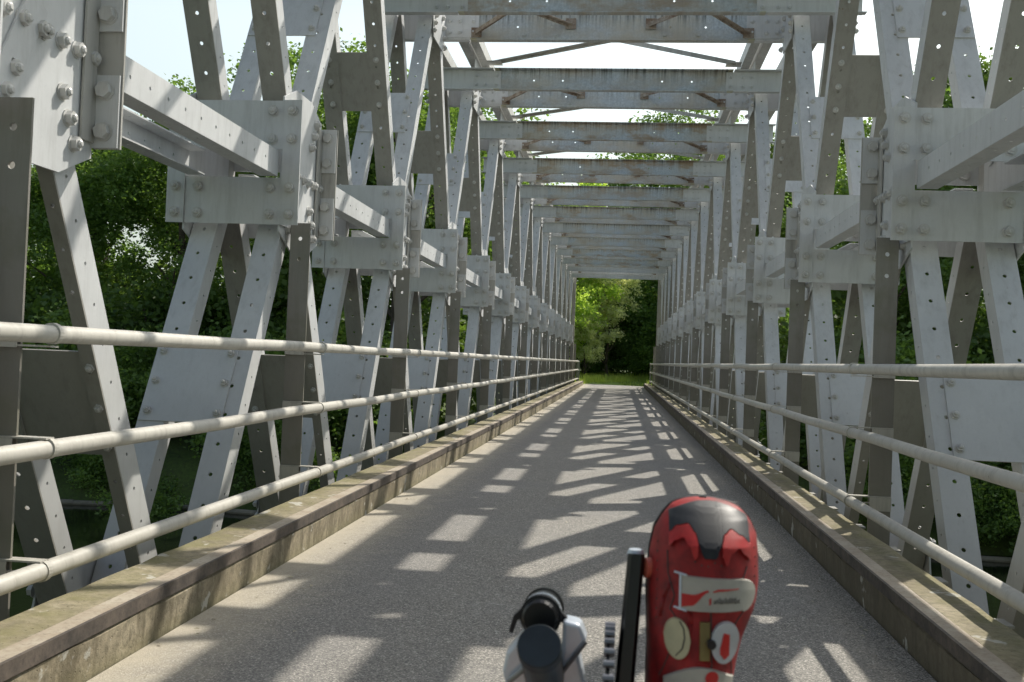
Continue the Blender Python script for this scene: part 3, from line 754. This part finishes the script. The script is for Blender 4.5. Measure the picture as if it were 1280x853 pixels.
# meadow grass beyond the bridge end
rng = np.random.default_rng(5); n = 26000
gx = rng.uniform(-9, 6.5, n); gy = 47.2+rng.uniform(0, 1, n)**1.3*11
P = []
cl2 = [(c[0], c[1]) for c in cl]
keep = []
for i in range(n):
    x, y = gx[i], gy[i]
    d = 9
    for a, c in zip(cl2[:-1], cl2[1:]):
        ax, ay = a; bx, by = c; t = max(0, min(1, ((x-ax)*(bx-ax)+(y-ay)*(by-ay))/((bx-ax)**2+(by-ay)**2))); d = min(d, math.hypot(x-ax-t*(bx-ax), y-ay-t*(by-ay)))
    if d > 1.55 + 0.25*random.random(): keep.append(i)
for i in keep:
    x, y = gx[i], gy[i]; z = hgt(x, y)-0.02; h = rng.uniform(0.12, 0.42)*(1.0 if y < 50 else 1.15); a = rng.uniform(0, 6.28); wdt = 0.012+0.01*rng.random(); lean = rng.uniform(-.12, .12, 2)
    dx, dy = math.cos(a)*wdt, math.sin(a)*wdt
    P += [(x-dx, y-dy, z), (x+dx, y+dy, z), (x+lean[0]+dx*.2, y+lean[1]+dy*.2, z+h), (x+lean[0]-dx*.2, y+lean[1]-dy*.2, z+h)]
o = link('grass', foliage_mesh('grass_mesh', np.array(P), 'grass')); o['kind'] = 'stuff'; o['label'] = 'sunlit green meadow grass beyond the end of the bridge'; o['category'] = 'grass'

# approach railings beyond the bridge end
for s, l in ((-1, 'dull green railing curving away at the far left bridge end'), (1, 'dull green railing at the far right bridge end')):
    e = empty('approach_railing', l, 'railing', (s*1.66, 45.3, 0))
    pts = [(0, 0), (0.02, 1.0), (0.12*s*1, 2.0), (0.4*s, 3.0)] if s < 0 else [(0, 0), (0.05, 1.0), (0.2, 2.0), (0.5, 3.0)]
    for zr in (1.08, 0.68, 0.28):
        b = MB()
        for a, c in zip(pts[:-1], pts[1:]): b.cyl((a[0], a[1], zr), (c[0], c[1], zr), 0.024, 10)
        link('rail', b.mesh('rail', ['green_rail'], False), e)
    for p in pts:
        b = MB(); b.box(p[0]-0.03, p[0]+0.03, p[1]-0.03, p[1]+0.03, -0.3, 1.14); link('post', b.mesh('post', ['green_rail']), e)

# leaf litter and grit scraps on the road
b = MB(); rr = random.Random(4)
for i in range(330):
    side = rr.random()
    x = (1.38-abs(rr.gauss(0, 0.13))) if side < 0.6 else ((-1.36+abs(rr.gauss(0, 0.16))) if side < 0.85 else rr.uniform(-1.2, 1.2))
    y = 2+rr.random()**1.6*26; a = rr.uniform(0, 6.28); s1 = rr.uniform(0.004, 0.013)*(1.4 if rr.random() < 0.1 else 1); s2 = s1*rr.uniform(0.3, 0.8)
    z = 0.003+rr.random()*0.004
    c, s_ = math.cos(a), math.sin(a)
    b.add([(x+c*s1, y+s_*s1, z), (x-s_*s2, y+c*s2, z+0.004), (x-c*s1, y-s_*s1, z), (x+s_*s2, y-c*s2, z)], [(0,1,2,3)])
o = link('leaf_litter', b.mesh('litter', ['debris'])); o['kind'] = 'stuff'; o['label'] = 'scraps of dry leaf and grit scattered on the asphalt along the kerbs'; o['category'] = 'litter'

# ------------------------------------------------------------------ rider's shoe and leg
person = empty('person', 'rider whose right foot in a red cycling shoe rests on the pedal', 'person', (0.245, 0.0, 0.30))
PO = Vector((0.245, 0.0, 0.30))
prof = [(0.9455, 0.333, 0.004), (0.9450, 0.3335, 0.0115), (0.9437, 0.334, 0.0195), (0.9415, 0.3345, 0.0265), (0.938, 0.335, 0.0335), (0.929, 0.336, 0.0420), (0.915, 0.3355, 0.0495), (0.895, 0.3345, 0.0525), (0.87, 0.334, 0.0535), (0.85, 0.3325, 0.0525),
        (0.835, 0.330, 0.049), (0.82, 0.327, 0.0455), (0.80, 0.325, 0.0425), (0.78, 0.323, 0.0410), (0.755, 0.322, 0.0395), (0.73, 0.322, 0.038), (0.70, 0.322, 0.036), (0.685, 0.322, 0.030)]
def pz(z):
    if z >= prof[0][0]: return prof[0][1:]
    for a, b_ in zip(prof[:-1], prof[1:]):
        if a[0] >= z >= b_[0]:
            t = (a[0]-z)/(a[0]-b_[0]); return (a[1]*(1-t)+b_[1]*t, a[2]*(1-t)+b_[2]*t)
    return prof[-1][1:]
YSOLE = 1.0
def thick(z):
    t = max(0, (0.9455-z))/0.27
    return 0.003+0.050*min(1, t/0.14)**0.5+0.058*max(0, t-0.05)
def surf(x, z):
    c, w_ = pz(z); u = max(-0.995, min(0.995, (x-c)/w_))
    return YSOLE+ (z-0.955)*0.12 - thick(z)*(1-abs(u)**2.3)**0.5
b = MB(); ring = 36; zs = list(np.concatenate([0.9455-0.007*np.linspace(0, 1, 12)**2, np.linspace(0.937, 0.685, 46)]))
for z in zs:
    c, w_ = pz(z)
    for i in range(ring):
        a = 2*math.pi*i/ring; ca, sa = math.cos(a), math.sin(a)
        x = c+w_*ca
        y = (YSOLE+(z-0.955)*0.12 - thick(z)*(1-abs(ca)**2.3)**0.5) if sa > 0 else YSOLE+(z-0.955)*0.12+0.010*abs(sa)**0.5
        b.v.append((x, y, z))
nz_ = len(zs)
for j in range(nz_-1):
    for i in range(ring):
        b.f.append((j*ring+i, j*ring+(i+1) % ring, (j+1)*ring+(i+1) % ring, (j+1)*ring+i)); b.m.append(0)
b.f.append(tuple(range(ring))); b.m.append(0); b.f.append(tuple((nz_-1)*ring+i for i in range(ring))[::-1]); b.m.append(0)
shoe_me = b.mesh('shoe', ['red'], True)
def patch(xs, lo, hi, off, mk, nz=10, mid=None):
    b = MB(); cols = []
    for x in xs:
        a, c = lo(x), hi(x); cols.append([(x, a+(c-a)*k/nz) for k in range(nz+1)])
    nxx = len(xs)
    for layer in (off, -0.001):
        for col in cols:
            for x, z in col: b.v.append((x, surf(x, z)-layer, z))
    S = nz+1; T = nxx*S
    for i in range(nxx-1):
        for k in range(nz): b.f.append((i*S+k, (i+1)*S+k, (i+1)*S+k+1, i*S+k+1)); b.m.append(0)
    for i in range(nxx-1):
        b.f.append((i*S, T+i*S, T+(i+1)*S, (i+1)*S)); b.m.append(0)
        b.f.append((i*S+nz, (i+1)*S+nz, T+(i+1)*S+nz, T+i*S+nz)); b.m.append(0)
    for i in (0, nxx-1):
        for k in range(nz): b.f.append((i*S+k, i*S+k+1, T+i*S+k+1, T+i*S+k)); b.m.append(0)
    return b.mesh('patch', [mk])
lin = lambda a, c, n: [a+(c-a)*i/(n-1) for i in range(n)]
def interp(tab):
    def f(x):
        if x <= tab[0][0]: return tab[0][1]
        for a, c in zip(tab[:-1], tab[1:]):
            if x <= c[0]:
                t = (x-a[0])/(c[0]-a[0]); t = t*t*(3-2*t); return a[1]*(1-t)+c[1]*t
        return tab[-1][1]
    return f
shoe = link('shoe', shoe_me, person, -PO)
shoe['label'] = 'red cycling shoe with black toe cap and white strap'
sub = []
# black toe cap with a stem between two raised red ridges
topz = lambda x: 0.9445-((x-0.3355)/0.040)**2*0.0130
sub.append(('toe_cap', patch(lin(0.2985, 0.3745, 44), interp([(0.2985, 0.917), (0.306, 0.9235), (0.316, 0.926), (0.323, 0.919), (0.3265, 0.906), (0.330, 0.8975), (0.3415, 0.8975), (0.345, 0.907), (0.349, 0.919), (0.356, 0.9235), (0.366, 0.918), (0.3745, 0.911)]), topz, 0.0035, 'black')))
sub.append(('toe_ridge', patch(lin(0.298, 0.3245, 26), interp([(0.298, 0.905), (0.304, 0.911), (0.311, 0.914), (0.317, 0.907), (0.3215, 0.896), (0.3245, 0.900)]), interp([(0.298, 0.916), (0.306, 0.9225), (0.316, 0.925), (0.3225, 0.918), (0.3245, 0.9105)]), 0.005, 'red_matte')))
sub.append(('toe_ridge', patch(lin(0.3470, 0.375, 26), interp([(0.347, 0.900), (0.351, 0.892), (0.356, 0.903), (0.363, 0.9075), (0.369, 0.901), (0.375, 0.896)]), interp([(0.347, 0.910), (0.3495, 0.918), (0.356, 0.9225), (0.366, 0.917), (0.375, 0.910)]), 0.005, 'red_matte')))
# strap
slo = lambda x: (0.8525 + 0.0012*(x-0.309)/0.07) if x < 0.366 else 0.8525+0.0015-0.002+0.016*(1-math.sqrt(max(0, 1-((x-0.366)/0.0145)**2)))
shi = lambda x: (0.8815-0.0015*(x-0.309)/0.07) if x < 0.366 else 0.8795-0.0135*(1-math.sqrt(max(0, 1-((x-0.366)/0.0145)**2)))
strap = patch(lin(0.309, 0.3802, 46), slo, shi, 0.0055, 'white')
sub.append(('strap', strap))
sub.append(('strap_mark', patch(lin(0.3098, 0.334, 20), interp([(0.3098, 0.8555), (0.318, 0.857), (0.334, 0.8695)]), interp([(0.3098, 0.8665), (0.320, 0.8665), (0.334, 0.8712)]), 0.0062, 'mark')))
sub.append(('strap_mark', patch(lin(0.338, 0.362, 12), interp([(0.338, 0.8695), (0.343, 0.8708), (0.362, 0.8722)]), interp([(0.338, 0.8705), (0.343, 0.8725), (0.362, 0.8728)]), 0.0062, 'mark')))
# small slanted dark print strokes
b = MB(); q = random.Random(2)
x = 0.3385
while x < 0.362:
    h = q.choice([0.0030, 0.0036, 0.0052]); wq = 0.0007
    z0 = 0.8605
    b.prism([(x, surf(x, z0)-0.0060, z0), (x+wq, surf(x+wq, z0)-0.0060, z0), (x+wq+h*0.25, surf(x, z0+h)-0.0060, z0+h), (x+h*0.25, surf(x, z0+h)-0.0060, z0+h)], (0, -0.0005, 0))
    if q.random() < 0.6: b.prism([(x, surf(x, z0)-0.0060, z0), (x+0.0017, surf(x, z0)-0.0060, z0), (x+0.0019, surf(x, z0)-0.0060, z0+0.0008), (x+0.0002, surf(x, z0)-0.0060, z0+0.0008)], (0, -0.0005, 0))
    x += 0.0019
sub.append(('strap_lettering', b.mesh('print', ['ink'])))
sub.append(('strap_mark', patch(lin(0.3345, 0.3362, 4), lambda x: 0.8585+(x-0.3345)*0.8, lambda x: 0.8640+(x-0.3345)*0.6, 0.0062, 'mark')))
for zz in (0.8525, 0.8825):     # wire loop of the strap buckle
    b = MB(); b.cyl((0.3035, surf(0.3035, zz)-0.004, zz+0.001), (0.314, surf(0.314, zz)-0.007, zz), 0.0011, 8); sub.append(('strap_wire', b.mesh('wire', ['silver'])))
sub.append(('strap_wire', (lambda b: (b.cyl((0.3085, surf(0.3085, 0.853)-0.006, 0.852), (0.3085, surf(0.3085, 0.882)-0.006, 0.883), 0.001, 8), b.mesh('wire', ['silver']))[1])(MB())))
# ratchet dials, lace strip
def disc(cx, cz, rx, rz, off, mk, n=24, flat=False):
    return patch(lin(cx-rx*0.999, cx+rx*0.999, n), lambda x: cz-rz*math.sqrt(max(0, 1-((x-cx)/rx)**2)), lambda x: cz+rz*math.sqrt(max(0, 1-((x-cx)/rx)**2)), off, mk, 8)
sub.append(('cream_dial', disc(0.3065, 0.8275, 0.0115, 0.0165, 0.006, 'cream')))
b = MB(); gp = [(0.3085, 0.8425), (0.3120, 0.8370), (0.3130, 0.8290), (0.3110, 0.8205), (0.3055, 0.8135)]
for (x0, z0), (x1, z1) in zip(gp[:-1], gp[1:]): b.cyl((x0, surf(x0, z0)-0.0060, z0), (x1, surf(x1, z1)-0.0060, z1), 0.0007, 6)
sub.append(('dial_groove', b.mesh('groove', ['ink'])))
sub.append(('lace_strip', patch(lin(0.3265, 0.3355, 6), lambda x: 0.812, lambda x: 0.8435, 0.004, 'gold')))
sub.append(('dial', disc(0.3500, 0.8270, 0.0138, 0.0175, 0.008, 'dial')))
sub.append(('dial_mark', patch(lin(0.3445, 0.3535, 12), interp([(0.3445, 0.818), (0.349, 0.8135), (0.3535, 0.816)]), interp([(0.3445, 0.824), (0.3480, 0.836), (0.3535, 0.8345)]), 0.0088, 'mark')))
b = MB(); b.cyl((0.3365, surf(0.3365, 0.827)-0.004, 0.827), (0.3365, surf(0.3365, 0.827)-0.011, 0.827), 0.0042, 12); sub.append(('dial_knob', b.mesh('knob', ['black'])))
# tongue / ankle guard in dirty white
sub.append(('ankle_guard', patch(lin(0.2955, 0.3600, 30), lambda x: 0.745, lambda x: 0.806-((x-0.328)/0.036)**2*0.018, 0.006, 'white')))
sub.append(('guard_badge', disc(0.3375, 0.7985, 0.0062, 0.0055, 0.0070, 'mark', 14)))
# dark stitched seams and perforations
for pts in (((0.3365, 0.8515), (0.337, 0.835), (0.3375, 0.80)), ((0.297, 0.9), (0.298, 0.88), (0.304, 0.862), (0.300, 0.85), (0.309, 0.84)), ((0.371, 0.89), (0.367, 0.880)),
            ((0.368, 0.852), (0.360, 0.842), (0.3575, 0.838)), ((0.3565, 0.812), (0.3575, 0.80), (0.3595, 0.785)), ((0.3, 0.812), (0.296, 0.80), (0.292, 0.79))):
    b = MB()
    for (x0, z0), (x1, z1) in zip(pts[:-1], pts[1:]): b.cyl((x0, surf(x0, z0)-0.0002, z0), (x1, surf(x1, z1)-0.0002, z1), 0.0007, 5)
    sub.append(('seam', b.mesh('seam', ['ink'])))
b = MB()
for i in range(9):
    for x, z in ((0.3795+0.001*math.sin(i), 0.905-0.0085*i), (0.2885, 0.905-0.0085*i)): b.cyl((x, surf(x, z)+0.0005, z), (x, surf(x, z)-0.0004, z), 0.0009, 6)
for i in range(5):
    x = 0.322+0.006*i; z = 0.892+0.002*math.cos(i*2); b.cyl((x, surf(x, z)+0.0005, z), (x, surf(x, z)-0.0004, z), 0.0009, 6)
sub.append(('perforations', b.mesh('perforations', ['ink'])))
# creases in the leather as low folds
b = MB()
for pts in (((0.300, 0.872), (0.295, 0.858), (0.292, 0.84)), ((0.318, 0.849), (0.319, 0.84), (0.317, 0.83)), ((0.324, 0.808), (0.335, 0.8085), (0.352, 0.806))):
    for (x0, z0), (x1, z1) in zip(pts[:-1], pts[1:]): b.cyl((x0, surf(x0, z0)+0.001, z0), (x1, surf(x1, z1)+0.001, z1), 0.0022, 8)
sub.append(('leather_fold', b.mesh('folds', ['red'], True)))
b = MB()
b.prism([(c_[0]+sx*c_[1]*1.02, YSOLE+(z-0.955)*0.12+0.006, z) for sx in (-1,) for z, *c_ in prof] + [(c_[0]+c_[1]*1.02, YSOLE+(z-0.955)*0.12+0.006, z) for z, *c_ in prof[::-1]], (0, 0.008, 0))
sub.append(('sole', b.mesh('sole', ['black'])))
for nme, me in sub: link(nme, me, shoe)
# left shoe, lower down and out of the picture
sh2 = link('shoe', shoe_me, person, -PO+Vector((-0.30, 0, -0.33)))
# legs as one continuous skinned body
def skin(name, joints, edges, root, mk):
    me = bpy.data.meshes.new(name); me.from_pydata([j[:3] for j in joints], edges, [])
    o = link(name, me, person, -PO); me.materials.append(M[mk])
    md = o.modifiers.new('skin', 'SKIN'); sv = me.skin_vertices[0].data
    for i, j in enumerate(joints): sv[i].radius = (j[3], j[3]); sv[i].use_root = (i == root)
    md.use_smooth_shade = True
    sb = o.modifiers.new('sub', 'SUBSURF'); sb.levels = 2; sb.render_levels = 2
    return o
J = [(0.245, -0.25, 0.42, 0.15), (0.14, -0.18, 0.42, 0.10), (0.10, 0.15, 0.50, 0.080), (0.08, 0.42, 0.56, 0.058), (0.05, 0.66, 0.46, 0.054), (0.025, 0.88, 0.37, 0.036), (0.022, 0.95, 0.39, 0.034),
     (0.34, -0.18, 0.42, 0.10), (0.345, 0.10, 0.54, 0.082), (0.34, 0.36, 0.655, 0.058), (0.332, 0.62, 0.66, 0.054), (0.324, 0.87, 0.695, 0.036), (0.322, 0.95, 0.72, 0.034), (0.245, -0.42, 0.62, 0.15), (0.245, -0.50, 0.80, 0.15)]
skin('body', J, [(0,1),(1,2),(2,3),(3,4),(4,5),(5,6),(0,7),(7,8),(8,9),(9,10),(10,11),(11,12),(0,13),(13,14)], 0, 'skin')

# ------------------------------------------------------------------ recumbent cycle
cyc = empty('recumbent_cycle', 'boom end of a recumbent cycle with black crank arm, chainring edge and small black lamp', 'recumbent cycle', (0.22, 0.9, 0.0))
CO = Vector((0.22, 0.9, 0.0))
def cpart(name, b, mats, smooth=False, parent=None): return link(name, b.mesh(name, mats, smooth), parent or cyc, (-CO) if parent is None else (0,0,0))
# crank arm
b = MB()
def taper_bar(b, p0, p1, w0, w1, t):
    p0 = Vector(p0); p1 = Vector(p1); d = (p1-p0).normalized(); ux = Vector((1,0,0)); uy = d.cross(ux).normalized()
    sec = [(-1,-.6),(-.6,-1),(.6,-1),(1,-.6),(1,.6),(.6,1),(-.6,1),(-1,.6)]
    vs = [p0+ux*w0/2*a+uy*t/2*c for a, c in sec]+[p1+ux*w1/2*a+uy*t/2*c for a, c in sec]
    b.add(vs, [(i, (i+1) % 8, 8+(i+1) % 8, 8+i) for i in range(8)]+[tuple(range(8))[::-1], tuple(range(8, 16))])
taper_bar(b, (0.2685, 0.985, 0.888), (0.2585, 0.955, 0.722), 0.0165, 0.019, 0.030)
crank = cpart('crank_arm', b, ['black_gloss'])
b = MB(); b.cyl((0.268, 0.985, 0.8875), (0.268, 0.985, 0.8925), 0.009, 14, 0.007); cpart('arm_tip', b, ['silver'], False, crank)
b = MB(); taper_bar(b, (0.215, 0.955, 0.722), (0.205, 0.955, 0.55), 0.018, 0.016, 0.028); cpart('crank_arm', b, ['black_gloss'])
# pedal: spindle and body behind the shoe
b = MB(); b.cyl((0.277, 0.975, 0.877), (0.292, 0.980, 0.877), 0.0098, 18); b.cyl((0.292, 0.980, 0.877), (0.306, 1.010, 0.877), 0.0098, 18); ped = cpart('pedal', b, ['salmon'])
b = MB(); b.box(0.300, 0.372, 1.012, 1.032, 0.862, 0.908); b.cyl((0.295, 1.02, 0.885), (0.375, 1.02, 0.885), 0.012, 14); cpart('pedal_cage', b, ['black'], False, ped)
b = MB(); b.box(0.00, 0.072, 1.012, 1.032, 0.535, 0.58); b.cyl((0.0, 1.02, 0.557), (0.205, 1.0, 0.557), 0.009, 14); cpart('pedal', b, ['black'])
# chainring, seen edge-on
b = MB(); C0 = Vector((0.2445, 0.955, 0.722)); nt_ = 42; r0, r1, r2 = 0.060, 0.094, 0.099
for x0, x1 in ((-0.0015, 0.0015),):
    ring0 = []; ro = []
    for i in range(nt_*2):
        a = 2*math.pi*i/(nt_*2); rr_ = r2 if i % 2 == 0 else r1
        ro.append((rr_*math.cos(a), rr_*math.sin(a))); ring0.append((r0*math.cos(a), r0*math.sin(a)))
    n2 = nt_*2
    vs = [(C0.x+x, C0.y+p[0], C0.z+p[1]) for x in (x0, x1) for p in ro+ring0]
    fs = []
    for i in range(n2):
        j = (i+1) % n2
        fs += [(i, j, n2+j, n2+i), (2*n2+i, 3*n2+i, 3*n2+j, 2*n2+j), (i, 2*n2+i, 2*n2+j, j), (n2+i, n2+j, 3*n2+j, 3*n2+i)]
    b.add(vs, fs)
for i in range(5):
    a = 2*math.pi*i/5+0.3; taper_bar(b, (C0.x, C0.y, C0.z), (C0.x, C0.y+0.062*math.cos(a), C0.z+0.062*math.sin(a)), 0.005, 0.004, 0.012)
ch = cpart('chainring', b, ['black_gloss'])
b = MB()
for i in range(0, nt_):
    a = 2*math.pi*(i+0.5)/nt_
    if math.sin(a) > -0.3: b.cyl((C0.x-0.004, C0.y+0.0985*math.cos(a), C0.z+0.0985*math.sin(a)), (C0.x+0.006, C0.y+0.0985*math.cos(a), C0.z+0.0985*math.sin(a)), 0.0036, 8)
cpart('chain', b, ['steel'], False, ch)
# bottom bracket, boom and main frame
b = MB(); b.cyl((0.20, 0.955, 0.722), (0.272, 0.955, 0.722), 0.022, 20); b.cyl((0.205, 0.955, 0.722), (0.25, 0.955, 0.722), 0.027, 20); cpart('bottom_bracket', b, ['silver'], True)
b = MB(); b.cyl((0.235, 0.94, 0.712), (0.245, 0.30, 0.42), 0.021, 18); b.cyl((0.245, 0.30, 0.42), (0.245, -0.75, 0.30), 0.021, 18); b.cyl((-0.135, 0.28, 0.28), (0.245, 0.30, 0.40), 0.017, 14); b.cyl((0.625, 0.28, 0.28), (0.245, 0.30, 0.40), 0.017, 14); cpart('frame', b, ['silver'], True)
for wx, wy in ((-0.16, 0.28), (0.65, 0.28), (0.245, -0.80)):
    b = MB(); n = 40; rr_, tr = 0.235, 0.022; m = 10
    vs = []
    for i in range(n):
        a = 2*math.pi*i/n
        for j in range(m):
            c = 2*math.pi*j/m; q_ = rr_+tr*math.cos(c); vs.append((wx+tr*math.sin(c), wy+q_*math.cos(a), 0.257+q_*math.sin(a)))
    b.add(vs, [(i*m+j, ((i+1) % n)*m+j, ((i+1) % n)*m+(j+1) % m, i*m+(j+1) % m) for i in range(n) for j in range(m)])
    wh = cpart('wheel', b, ['black'], True)
    b = MB(); b.cyl((wx-0.03, wy, 0.257), (wx+0.03, wy, 0.257), 0.02, 12)
    for i in range(18):
        a = 2*math.pi*i/18; b.cyl((wx, wy, 0.257), (wx, wy+0.215*math.cos(a), 0.257+0.215*math.sin(a)), 0.0012, 4)
    cpart('spokes', b, ['steel'], False, wh)
b = MB(); b.prism([(0.05, -0.05, 0.30), (0.44, -0.05, 0.30), (0.44, -0.40, 0.30), (0.40, -0.62, 0.78), (0.09, -0.62, 0.78), (0.05, -0.40, 0.30)], (0, 0, -0.03)); cpart('seat', b, ['black'])
# stub post with dark round cap, leaning back to the rider
b = MB(); top = Vector((0.1825, 0.900, 0.812)); dn = Vector((0.12, 0.50, -0.95)).normalized()
axis = Vector((0.0, 0.86, 0.0)); axis = Vector((0.02, 0.80, -0.60)).normalized()
b.cyl(top+axis*0.0005, top+axis*0.085, 0.0195, 28, 0.019); cp = cpart('derailleur_post', b, ['black_gloss'], False)
b = MB(); b.cyl(top-axis*0.008, top+axis*0.006, 0.0205, 32); b.cyl(top-axis*0.0095, top-axis*0.008, 0.0195, 32, 0.0205); cpart('end_cap', b, ['cap'], False, cp)
# lamp on its clamp
b = MB(); lt = Vector((0.1775, 0.955, 0.826)); la = Vector((0.0, 0.93, -0.06)).normalized()
b.cyl(lt, lt+la*0.05, 0.0178, 28, 0.0195); b.cyl(lt-la*0.004, lt, 0.0155, 24, 0.0178); b.cyl(lt+la*0.05, lt+la*0.06, 0.0205, 28)
lamp = cpart('lamp', b, ['black_gloss'], False)
b = MB(); b.cyl(lt+la*0.008, lt+la*0.016, 0.0205, 24)
for s in (-1, 1):
    p = lt+la*0.012; b.prism([p+Vector((s*0.019, 0, 0.006)), p+Vector((s*0.027, 0, -0.002)), p+Vector((s*0.031, 0, -0.018)), p+Vector((s*0.027, 0, -0.019)), p+Vector((s*0.023, 0, -0.006)), p+Vector((s*0.017, 0, -0.004))], (0, 0.008, 0))
cpart('lamp_clamp', b, ['black'], False, lamp)
b = MB(); b.cyl(lt+la*0.022, lt+la*0.030, 0.0199, 24); cpart('lamp_band', b, ['silver'], False, lamp)
# silver brackets either side of the post and clamp
b = MB()
b.prism([(0.200, 0.955, 0.825), (0.217, 0.955, 0.822), (0.224, 0.955, 0.806), (0.216, 0.955, 0.795), (0.226, 0.955, 0.755), (0.198, 0.955, 0.745)], (0, 0.03, 0))
b.prism([(0.163, 0.955, 0.812), (0.146, 0.955, 0.790), (0.143, 0.955, 0.772), (0.150, 0.955, 0.745), (0.175, 0.955, 0.745)][::-1], (0, 0.03, 0))
b.cyl((0.15, 0.97, 0.745), (0.235, 0.97, 0.735), 0.018, 18)
br = cpart('bracket', b, ['silver'])
md = br.modifiers.new('bevel', 'BEVEL'); md.width = 0.004; md.segments = 3; md.limit_method = 'ANGLE'
b = MB(); b.cyl((0.192, 0.945, 0.765), (0.223, 0.950, 0.808), 0.0022, 8); b.cyl((0.150, 0.948, 0.765), (0.168, 0.945, 0.782), 0.003, 8); cpart('cable', b, ['steel'])
b = MB(); b.cyl((0.236, 0.945, 0.752), (0.268, 0.945, 0.756), 0.0085, 14); b.box(0.238, 0.262, 0.935, 0.955, 0.760, 0.768); cpart('cage_clamp', b, ['silver'])

# ------------------------------------------------------------------ light, sky, camera
sun_dir = Vector((0.545, 0.735, 1.0)).normalized()
L = bpy.data.lights.new('sun', 'SUN'); L.energy = 5.0; L.angle = R(0.53); L.color = (1.0, 0.94, 0.84)
so = bpy.data.objects.new('sun', L); COL.objects.link(so); so.rotation_euler = sun_dir.to_track_quat('Z', 'Y').to_euler(); so.location = (10, 10, 30)
wd_ = bpy.data.worlds.new('World'); sc.world = wd_; wd_.use_nodes = True
nt = wd_.node_tree; nt.nodes.clear(); out = nt.nodes.new('ShaderNodeOutputWorld'); bg = nt.nodes.new('ShaderNodeBackground')
sky = nt.nodes.new('ShaderNodeTexSky'); sky.sky_type = 'NISHITA'; sky.sun_disc = False
sky.sun_elevation = math.asin(sun_dir.z); sky.sun_rotation = math.atan2(sun_dir.x, sun_dir.y)
sky.air_density = 1.3; sky.dust_density = 9.0; sky.ozone_density = 1.0; sky.altitude = 0
bg.inputs['Strength'].default_value = 0.105
tint = nt.nodes.new('ShaderNodeMix'); tint.data_type = 'RGBA'; tint.blend_type = 'MULTIPLY'; tint.inputs[0].default_value = 1.0; tint.inputs[7].default_value = (0.86, 1.0, 1.17, 1)
nt.links.new(sky.outputs[0], tint.inputs[6])
# thin summer haze: bright and pale low in the sky, gone higher up
tcw = nt.nodes.new('ShaderNodeTexCoord'); sx = nt.nodes.new('ShaderNodeSeparateXYZ'); nt.links.new(tcw.outputs['Generated'], sx.inputs[0])
hz = nt.nodes.new('ShaderNodeMapRange'); hz.interpolation_type = 'SMOOTHSTEP'
for i_, v_ in ((1, 0.46), (2, 0.30), (3, 0.0), (4, 1.0)): hz.inputs[i_].default_value = v_
nt.links.new(sx.outputs[2], hz.inputs[0])
hm = nt.nodes.new('ShaderNodeMix'); hm.data_type = 'RGBA'; hm.blend_type = 'MIX'; nt.links.new(hz.outputs[0], hm.inputs[0])
hs = nt.nodes.new('ShaderNodeMix'); hs.data_type = 'RGBA'; hs.blend_type = 'ADD'; hs.inputs[0].default_value = 1.0
hs.inputs[7].default_value = (5.4, 6.0, 5.4, 1); nt.links.new(tint.outputs[2], hs.inputs[6])
nt.links.new(tint.outputs[2], hm.inputs[6]); nt.links.new(hs.outputs[2], hm.inputs[7]); nt.links.new(hm.outputs[2], bg.inputs[0]); nt.links.new(bg.outputs[0], out.inputs[0])

cd = bpy.data.cameras.new('camera'); cam = bpy.data.objects.new('camera', cd); COL.objects.link(cam); sc.camera = cam
cd.sensor_fit = 'HORIZONTAL'; cd.sensor_width = 23.5; cd.lens = 1226.6/1280*23.5; cd.clip_end = 2000; cd.clip_start = 0.05
yaw, pit, rol = 0.1099, 0.0184, 0.0396
cam.location = (0.245, 0, 1.076)
fwd = Vector((-math.sin(yaw)*math.cos(pit), math.cos(yaw)*math.cos(pit), math.sin(pit)))
q = fwd.to_track_quat('-Z', 'Y')
cam.rotation_euler = (q.to_matrix() @ Matrix.Rotation(rol, 3, 'Z')).to_euler()
cd.dof.use_dof = True; cd.dof.focus_distance = 9.0; cd.dof.aperture_fstop = 8.0; cd.dof.aperture_blades = 7
sc.view_settings.view_transform = 'Standard'; sc.view_settings.look = 'None'; sc.view_settings.exposure = 0; sc.view_settings.gamma = 1
